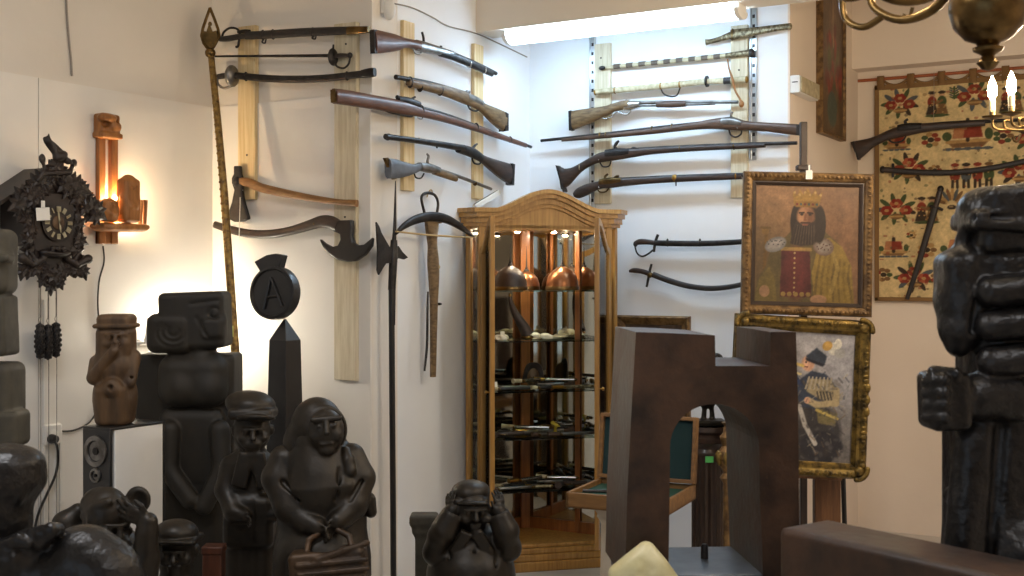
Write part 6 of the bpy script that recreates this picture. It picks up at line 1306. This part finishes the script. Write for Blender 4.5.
s.cap((190, 304, 30.5), (222, 300, 30.5), 1.6, 1.6, k=.005, sub=True); s.ring((214, 313, 30), 5, 1.4, k=.004, sub=True); s.cap((204, 340, 33), (222, 338, 33), 1.4, 1.4, k=.004, sub=True); s.cap((196, 318, 31), (206, 336, 33), 2, 2, k=.006, sub=True)
s.chain([(170, 430, 26, 10), (168, 470, 30, 9), (190, 500, 34, 9)], k=.012); s.chain([(220, 430, 24, 10), (222, 470, 28, 9), (204, 506, 34, 9)], k=.012)
tag(s.obj('carved_relief', M['carvedark']), 'tall dark wooden relief of a block-headed figure with a coiled volute', 'carving')
# ---- stacked totem at the picture edge
d = 4.0; fy = floor_y(d); s = sculpt(-6, fy, d, .006, .012)
s.box((-8, 262, 0), (21, 33, 20), 10); s.box((-4, 258, 14), (16, 4, 10), 3, k=.008); s.cap((-26, 268, 22), (12, 268, 22), 1.5, 1.5, k=.004, sub=True); s.box((-8, 262+44, 0), (14, 14, 14), 5, k=.01)
s.box((-8, 326, 0), (20, 30, 20), 4, roll=-2, k=.006); s.cap((-26, 318, 21), (14, 312, 21), 2, 2, k=.005, sub=True)
s.box((-8, 398, 0), (27, 36, 24), 9, k=.006); s.box((2, 428, 10), (22, 18, 20), 6, k=.006); s.cap((-20, 412, 26), (22, 412, 26), 2, 2, k=.005, sub=True); s.cap((14, 424, 30), (26, 424, 26), 1.4, 1.4, k=.004, sub=True); s.cap((14, 434, 30), (26, 434, 26), 1.4, 1.4, k=.004, sub=True)
s.box((-8, (430+fy)/2, 0), (24, (fy-430)/2, 22), 6, k=.01); s.face(V(s, -8, 258, 6), 19*s.m, yaw=10, k=.004)
tag(s.obj('totem', M['carvegrey']), 'weathered stacked totem carving cut off beside the cuckoo clock', 'carving')
# ---- obelisk model with crowned disc
d = 4.75; fr = freeframe(285, 420, d, -32); m = fr.m; zf = -fr.o.z
t = thing('obelisk', 'black four-sided obelisk topped by a crowned round emblem bearing a letter A', 'monument', fr)
def sq(h, z, cx=0): return [Vector((cx+a*h, b*h, z)) for a, b in ((-1, -1), (1, -1), (1, 1), (-1, 1))]
bm = NB(); faces_from(bm, [sq(.062, zf), sq(.050, .0), sq(.044, 80*m), sq(.004, 101*m)]); obj('shaft', bm, M['black'], t, bevel=.003, smooth=False)
bm = NB(); box(bm, (0, 0, zf+.06), (.22, .22, .12)); box(bm, (0, 0, zf+.15), (.17, .17, .06)); obj('base', bm, M['black'], t, bevel=.004)
dv = thing('x', 'x', 'x', fr); bpy.data.objects.remove(dv)
hd = bpy.data.objects.new('emblem', None); C.objects.link(hd); hd.parent = t; hd.location = (-.032, -.02, 127*m); hd.rotation_euler = (R(-4), R(-8), R(8))
bm = NB(); r1 = 26.5*m; lathe(bm, [(.001, -.020), (r1*.86, -.020), (r1*.9, -.028), (r1, -.026), (r1*1.02, -.008), (r1*1.0, .02), (.001, .022)], 36, (0, 0, 0), 'Y'); obj('disc', bm, M['black'], hd)
bm = NB(); prism(bm, [(-12*m, 22*m), (10*m, 22*m), (16*m, 36*m), (8*m, 38.5*m), (-4*m, 38.5*m), (-19*m, 34*m)], -.024, .016); obj('crown_fan', bm, M['black'], hd, bevel=.004)
bm = NB()
for a, b in (((0, 15), (-11, -15)), ((0, 15), (11, -15)), ((-7, -4), (7, -4))): tube(bm, [Vector((a[0]*m, -.024, a[1]*m)), Vector((b[0]*m, -.024, b[1]*m))], .0058, 8)
obj('letter_relief', bm, M['black'], hd)
# ---- slim loudspeaker and the carved wooden figure on it
q = P(83, 426, 4.36); fr = Frame(Vector((q.x, q.y, 0)), 0); sw, sd, shh = .138, .262, P(94, 428, 4.38).z
t = thing('loudspeaker', 'slim floor loudspeaker with black ringed front and pale side panel', 'loudspeaker', fr)
obj('cabinet', box(NB(), (sw/2, sd/2+.012, shh/2), (sw, sd-.024, shh)), M['white'], t, bevel=.003)
obj('front_panel', box(NB(), (sw/2, .006, shh/2), (sw+.002, .014, shh+.004)), M['black'], t, bevel=.003); obj('top_panel', box(NB(), (sw/2, sd/2, shh+.005), (sw+.004, sd, .010)), M['black'], t, bevel=.003); obj('back_panel', box(NB(), (sw/2, sd-.004, shh/2), (sw+.002, .014, shh+.004)), M['black'], t, bevel=.003)
for pz, r1 in ((449, .056), (473, .026)):
    z = shh - (pz-428)*4.38/FPX
    bm = NB(); lathe(bm, [(r1*.66, -.002), (r1*.7, -.010), (r1, -.008), (r1*1.02, 0), (r1*.66, 0)], 30, (sw/2, 0, z), 'Y'); rg = obj('driver_ring', bm, M['steel'], t)
    bm = NB(); lathe(bm, [(.001, -.006), (r1*.24, -.005), (r1*.26, .004), (r1*.5, .006), (r1*.68, -.004), (r1*.68, .0), (.001, .006)], 30, (sw/2, -.001, z), 'Y'); obj('cone', bm, M['iron'], rg)
obj('badge', box(NB(), (sw*.42, -.003, shh-(497-428)*4.38/FPX), (.05, .003, .05)), M['steel'], t)
bm = NB(); box(bm, (sw/2, sd/2, .012), (.2, .33, .024)); obj('foot', bm, M['black'], t, bevel=.004)
fr2 = Frame(Vector((q.x+sw*.36, q.y+sd*.40, shh+.0102)), YAW); s = Sdf(fr2, .0045, .012); m = (fr2.o-CAM).dot(FWD)/FPX
H_ = 112*m; W_ = 22*m
s.ell((0, 0, H_*.24), (W_*1.0, W_*.85, H_*.28), k=.02, raw=True); s.box((0, 0, H_*.13), (W_*.78, W_*.7, H_*.13), .02, k=.02, raw=True); s.ell((0, -.01, H_*.52), (W_*.98, W_*.8, H_*.2), k=.02, raw=True)
s.box((.004, 0, H_*.74), (W_*.80, W_*.72, H_*.14), .03, k=.015, raw=True); s.face((.008, -.008, H_*.76), W_*.74, yaw=14, k=.005, ears=False); s.box((.006, 0, H_*.925), (W_*.76, W_*.72, H_*.055), .02, k=.004, raw=True); s.box((.006, -.002, H_*.875), (W_*.86, W_*.82, H_*.02), .01, k=.004, raw=True)
s.cap((-W_*.85, 0, H_*.55), (-W_*.75, -W_*.6, H_*.42), .026, .026, k=.012, raw=True); s.cap((-W_*.75, -W_*.6, H_*.42), (.02, -W_*.95, H_*.66), .026, .018, k=.006, raw=True); s.hand((.01, -W_*.95, H_*.63), (.35, -.05, .9), (.8, -.3, -.2), .06, curl=(.2, .9, .1), amt=.4)
s.cap((W_*.85, 0, H_*.6), (W_*.8, -W_*.4, H_*.38), .026, .022, k=.012, raw=True); s.cap((-W_*.9, -W_*.3, H_*.40), (W_*.9, -W_*.5, H_*.42), .006, .006, k=.006, sub=True, raw=True)
s.ell((.01, -W_*.82, H_*.34), (.032, .028, .036), k=.008, raw=True); s.ell((.012, -W_*1.08, H_*.345), (.009, .014, .009), k=.006, sub=True, raw=True); s.cap((0, -W_*.85, H_*.26), (0, -W_*.75, H_*.03), .006, .005, k=.008, sub=True, raw=True)
for e in (-1, 1): s.cap((e*W_*.4, -W_*.72, H_*.3), (e*W_*.3, -W_*.62, H_*.04), .024, .022, k=.02, raw=True)
s.box((0, 0, -.1), (.3, .3, .1), .0, k=.003, sub=True, raw=True)
tag(s.obj('carved_figure', M['carvebrown']), 'brown carved wooden figure raising a hand to its mouth, standing on the loudspeaker', 'carving')
# ================================================================ the gate sculpture and its neighbours
fr = freeframe(700, 590, 3.53, 4); m = fr.m; TH_ = .37; zf = -fr.o.z
def g2(x, y, n=TH_/2): a = fr.L(x, y, n); return (a.x, a.z)
t = thing('gate_sculpture', 'brown patinated sculpture of a ruined gate with arch and broken battlement', 'sculpture', fr)
zb = .075
arc = [g2(669, 540)] + [g2(669.5, 500)] + [g2(714.5-44.5*math.cos(a), 447-43*math.sin(a)) for a in np.linspace(.0, PI, 21)] + [g2(760, 500), g2(762, 540)]
lo_ = lambda x: (g2(x, 585)[0], zb)
outer = [lo_(625), g2(627, 500), g2(631, 420), g2(636, 332), g2(668, 333), g2(715, 335.5), g2(715.5, 366), g2(770, 366), g2(770.5, 332), g2(796, 332), g2(798, 400), g2(799, 480), lo_(800)]
poly = outer + [lo_(763)] + list(reversed(arc)) + [lo_(668)]
bm = NB(); prism(bm, poly, -TH_/2, TH_/2)
obj('gate_body', bm, M['patina'], t, smooth=False)
x0, x1 = lo_(625)[0], lo_(800)[0]
bm = NB(); box(bm, ((x0+x1)/2, -.0, zb-.012), (x1-x0-.03, TH_-.02, .05)); obj('base_plate', bm, M['plate'], t, bevel=.004)
pk = fr.L(706, 562, .0); bm = NB(); lathe(bm, [(.001, -.03), (.011, -.03), (.011, .02), (.007, .026), (.001, .026)], 14, (pk.x, .02, zb+.03)); obj('bolt_peg', bm, M['iron'], t)
fp = Frame(fr.o, fr.rz); px_, pd = (x1-x0)-.04, TH_+.1
bm = NB(); top = zb-.037; box(bm, ((x0+x1)/2, -.06, (top+zf)/2), (px_-.06, pd-.06, top-zf)); box(bm, ((x0+x1)/2, -.06, top-.02), (px_, pd, .04)); box(bm, ((x0+x1)/2, -.06, zf+.05), (px_, pd, .10))
tag(obj('plinth', bm, M['darkbrown'], fr=fr, bevel=.005), 'dark brown wooden plinth under the gate sculpture', 'plinth')
# satin cushion leaning on the gate

s = Sdf(fr, .006, .02); a = fr.L(644, 590, TH_/2+.055); cz = top+.062
s.box((a.x, a.y, cz), (.076, .028, .08), .03, roll=-38, k=.03, raw=True); s.ell((a.x, a.y-.02, cz), (.065, .03, .065), roll=-38, k=.03, raw=True)
for q in ((-.05, .02), (-.01, .06), (.02, .0)): s.cap((a.x+q[0]-.03, a.y-.052, cz+q[1]+.02), (a.x+q[0]+.02, a.y-.05, cz+q[1]-.03), .006, .004, k=.02, sub=True, raw=True)
s.box((a.x, a.y, top-.1), (.3, .2, .1), .0, k=.004, sub=True, raw=True)
tag(s.obj('cushion', M['satin']), 'small cream satin cushion leaning against the foot of the gate', 'cushion')
# open case with green velvet on a cream column
d = 4.8; fr = freeframe(626, 504, d, -24.6); m = fr.m; zf = -fr.o.z
t = thing('round_column', 'cream round column stand carrying the open velvet case', 'column stand', fr); rr_ = 27*m
bm = NB(); lathe(bm, [(rr_*1.3, zf), (rr_*1.3, zf+.05), (rr_*1.1, zf+.07), (rr_*1.05, zf+.10), (rr_*.98, zf+.12), (rr_*.92, -.08), (rr_*1.0, -.06), (rr_*1.08, -.05), (rr_*1.05, -.04), (rr_*1.22, -.012), (rr_*1.24, 0), (.001, 0)], 40); obj('column_body', bm, M['stone'], t)
t = thing('open_case', 'open wooden case lined with green velvet, lid up, behind the gate', 'case', fr)
CW, CD = .42, .385; tl_ = 0.001; t.location = P(632, 503, 4.81); t.location.z = fr.o.z
bm = NB(); box(bm, (0, 0, tl_+.006), (CW, CD, .012))
for x in (-CW/2+.008, CW/2-.008): box(bm, (x, 0, tl_+.03), (.016, CD, .06))
for y in (-CD/2+.008, CD/2-.008): box(bm, (0, y, tl_+.03), (CW, .016, .06))
obj('tray', bm, M['casewood'], t, bevel=.003, smooth=False)
obj('tray_lining', box(NB(), (0, 0, tl_+.026), (CW-.034, CD-.034, .028)), M['green'], t)
bm = NB()
for x, y, L, a in ((-.12, -.04, .14, 20), (.05, .03, .18, -12), (-.03, .06, .12, 50), (.13, -.06, .10, 70)): tube(bm, [Vector((x-L/2*math.cos(R(a)), y-L/2*math.sin(R(a)), tl_+.046)), Vector((x+L/2*math.cos(R(a)), y+L/2*math.sin(R(a)), tl_+.046))], .007, 8)
obj('tool_inlay_pattern', bm, M['iron'], t)
ld = bpy.data.objects.new('lid', None); C.objects.link(ld); ld.parent = t; ld.location = (0, CD/2-.004, tl_+.062); ld.rotation_euler = (R(-9), 0, 0)
bm = NB(); ringprism(bm, [(-CW/2, 0), (CW/2, 0), (CW/2, .27), (-CW/2, .27)], [(-CW/2+.016, .016), (CW/2-.016, .016), (CW/2-.016, .254), (-CW/2+.016, .254)], -.03, .01); obj('lid_frame', bm, M['casewood'], ld, bevel=.003, smooth=False)
obj('lid_lining', box(NB(), (0, 0, .135), (CW-.03, .016, .24)), M['teal'], ld)
# dark turned pedestal seen through the arch, with a bronze bird on it
d = 5.35; fr = freeframe(708, 425, d, 0); m = fr.m; zf = -fr.o.z
t = thing('pedestal', 'dark fluted wooden pedestal with a green tag, seen through the gate arch', 'pedestal', fr)
bm = NB(); lathe(bm, [(24*m, 0), (25*m, -.02), (21*m, -.035), (24*m, -.05), (24*m, -.07), (19*m, -.085), (17*m, -.10), (18.5*m, -.115), (17*m, -.13), (.001, -.13)], 36); lathe(bm, [(.001, 0), (24*m, 0)], 36); obj('capital', bm, M['darkbrown'], t)
bm = NB(); rings = []
for z in (-.13, zf+.10):
    rings.append([Vector(((16.5*m-(.006 if i % 2 else 0))*math.cos(2*PI*i/40), (16.5*m-(.006 if i % 2 else 0))*math.sin(2*PI*i/40), z)) for i in range(40)])
faces_from(bm, rings); obj('fluted_shaft', bm, M['darkbrown'], t, smooth=False)
bm = NB(); lathe(bm, [(.001, zf+.11), (18*m, zf+.11), (20*m, zf+.08), (24*m, zf+.06), (26*m, zf+.03), (26*m, zf)], 36); obj('foot', bm, M['darkbrown'], t)
bm = NB(); box(bm, (-1.5*m, -17.5*m, -.142), (8*m, .003, 6*m)); obj('green_tag', bm, M['greenpaper'], t)
s = Sdf(Frame(fr.o+UP*.001, fr.rz), .005, .014); mm = m
s.box((0, 0, .012), (.075, .055, .012), .006, raw=True); s.cap((-.02, 0, .02), (-.015, 0, .09), .012, .010, raw=True); s.cap((.02, 0, .02), (.015, 0, .09), .012, .010, raw=True); s.ell((0, 0, .15), (.062, .05, .075), roll=18, raw=True); s.cap((.03, 0, .2), (.036, 0, .27), .028, .020, raw=True); s.ell((.036, -.005, .295), (.03, .026, .026), raw=True); s.cap((.055, -.005, .29), (.085, -.006, .275), .010, .003, raw=True); s.cap((-.05, 0, .12), (-.10, 0, .06), .024, .010, raw=True)
for e in (-1, 1): s.ell((-.01, e*.045, .15), (.05, .014, .055), roll=24, raw=True)
tag(s.obj('bird_figurine', M['bronze']), 'dark bronze bird whose head shows in the notch of the gate', 'figurine')
# gilt hanging ornament on the pedestal edge
fr = freeframe(727, 458, 4.85, 0); m = fr.m; zf = -fr.o.z
t = thing('candlestick', 'gilt figured candlestick glimpsed at the inner edge of the arch', 'candlestick', fr)
bm = NB(); lathe(bm, [(.001, zf), (.085, zf), (.088, zf+.02), (.04, zf+.05), (.018, zf+.09), (.016, -.10), (.03, -.08), (.016, -.06), (.03, -.03), (.042, 0), (.032, .03), (.02, .05), (.026, .07), (.03, .085), (.018, .10), (.012, .13), (.022, .145), (.001, .147)], 22); obj('stem', bm, M['giltdark'], t)
bm = NB()
for i in range(7): a = 2*PI*i/7; ell(bm, (.036*math.cos(a), .036*math.sin(a), .0), (.014, .014, .03), 8, 6)
obj('leaf_ornament', bm, M['gilt'], t)
# ---- long brown block in front
ZT = .95
def onz(px, py): r = ray(px, py); return CAM + r*((ZT-EYE)/r.z)
A_, B_, C_, D_2 = onz(778, 527), onz(797, 512), onz(1024, 546), onz(1024, 582)
ux = (D_2-A_).normalized(); vy = Vector((-ux.y, ux.x, 0)); wd = max((B_-A_).dot(vy), .12); Ln = 1.05
fr = Frame(Vector((A_.x, A_.y, 0)), math.atan2(ux.y, ux.x))
t = thing('bronze_block', 'long rough brown block with a worn top edge, low beside the gate sculpture', 'sculpture', fr)
s = Sdf(fr, .009, .01)
s.box((Ln/2, wd/2, ZT/2), (Ln/2, wd/2, ZT/2), .012, raw=True); s.ell((Ln*.5, wd/2, .18), (.26, .4, .42), k=.02, sub=True, raw=True)
r_ = random.Random(5)
for i in range(0): s.ell((r_.uniform(0, Ln), r_.choice([0, wd]), ZT+r_.uniform(-.002, .003)), (r_.uniform(.02, .05), .008, .004), k=.008, sub=(i % 2 == 0), raw=True)
s.obj('block_body', M['patina'], t, None)
# ================================================================ light and camera
def area(name, loc, rot, sx, sy, e, col):
    l = bpy.data.lights.new(name, 'AREA'); l.shape = 'RECTANGLE'; l.size = sx; l.size_y = sy; l.energy = e; l.color = col
    o = bpy.data.objects.new(name, l); C.objects.link(o); o.location = loc; o.rotation_euler = rot; return o
area('window_fill', (-.85, -3.3, 1.65), (R(-90), 0, 0), 4.0, 2.3, 620, (.70, .85, 1.0))  # added cool fill light, shining in through the unseen window
for i, (x, y, e) in enumerate(((-2.2, 1.6, 14), (.6, 1.4, 10), (1.2, 4.2, 14))):  # ceiling lamps out of view, added to fill the room with light
    fr = Frame(Vector((x, y, H0-.0)), 0); t = thing('added_ceiling_lamp', 'unseen flat square ceiling lamp added as fill light, %s' % ('nearest the clock wall', 'above the chandelier aisle', 'nearest the tapestry')[i], 'lamp', fr, group='added ceiling lamps')
    bm = NB(); ringprism(bm, [(-.3, -.3), (.3, -.3), (.3, .3), (-.3, .3)], [(-.28, -.28), (.28, -.28), (.28, .28), (-.28, .28)], 0, .04)
    bmesh.ops.rotate(bm, matrix=Matrix.Rotation(R(-90), 3, 'X'), verts=bm.verts); obj('added_lamp_frame', bm, M['white'], t, smooth=False)
    area('ceiling_fill', (x, y, H0-.06), (0, 0, 0), .55, .55, e, (.96, .97, 1.0))
w = bpy.data.worlds.new('world'); bpy.context.scene.world = w; w.use_nodes = True
w.node_tree.nodes['Background'].inputs[0].default_value = (.6, .7, .85, 1); w.node_tree.nodes['Background'].inputs[1].default_value = .6
cd = bpy.data.cameras.new('camera'); cam = bpy.data.objects.new('camera', cd); C.objects.link(cam)
cam.location = CAM; cam.rotation_euler = (R(90), 0, YAW)
cd.sensor_width = 36; cd.lens = 36*FPX/1024; cd.shift_y = -(288-CY)/1024
cd.clip_start = .05; cd.dof.use_dof = True; cd.dof.focus_distance = 6.1; cd.dof.aperture_fstop = 6.3
sc = bpy.context.scene; sc.camera = cam
sc.view_settings.view_transform = 'Standard'; sc.view_settings.look = 'None'; sc.view_settings.gamma = 1; sc.view_settings.use_curve_mapping = False
sc.view_settings.exposure = 1.2
sc.cycles.use_denoising = True
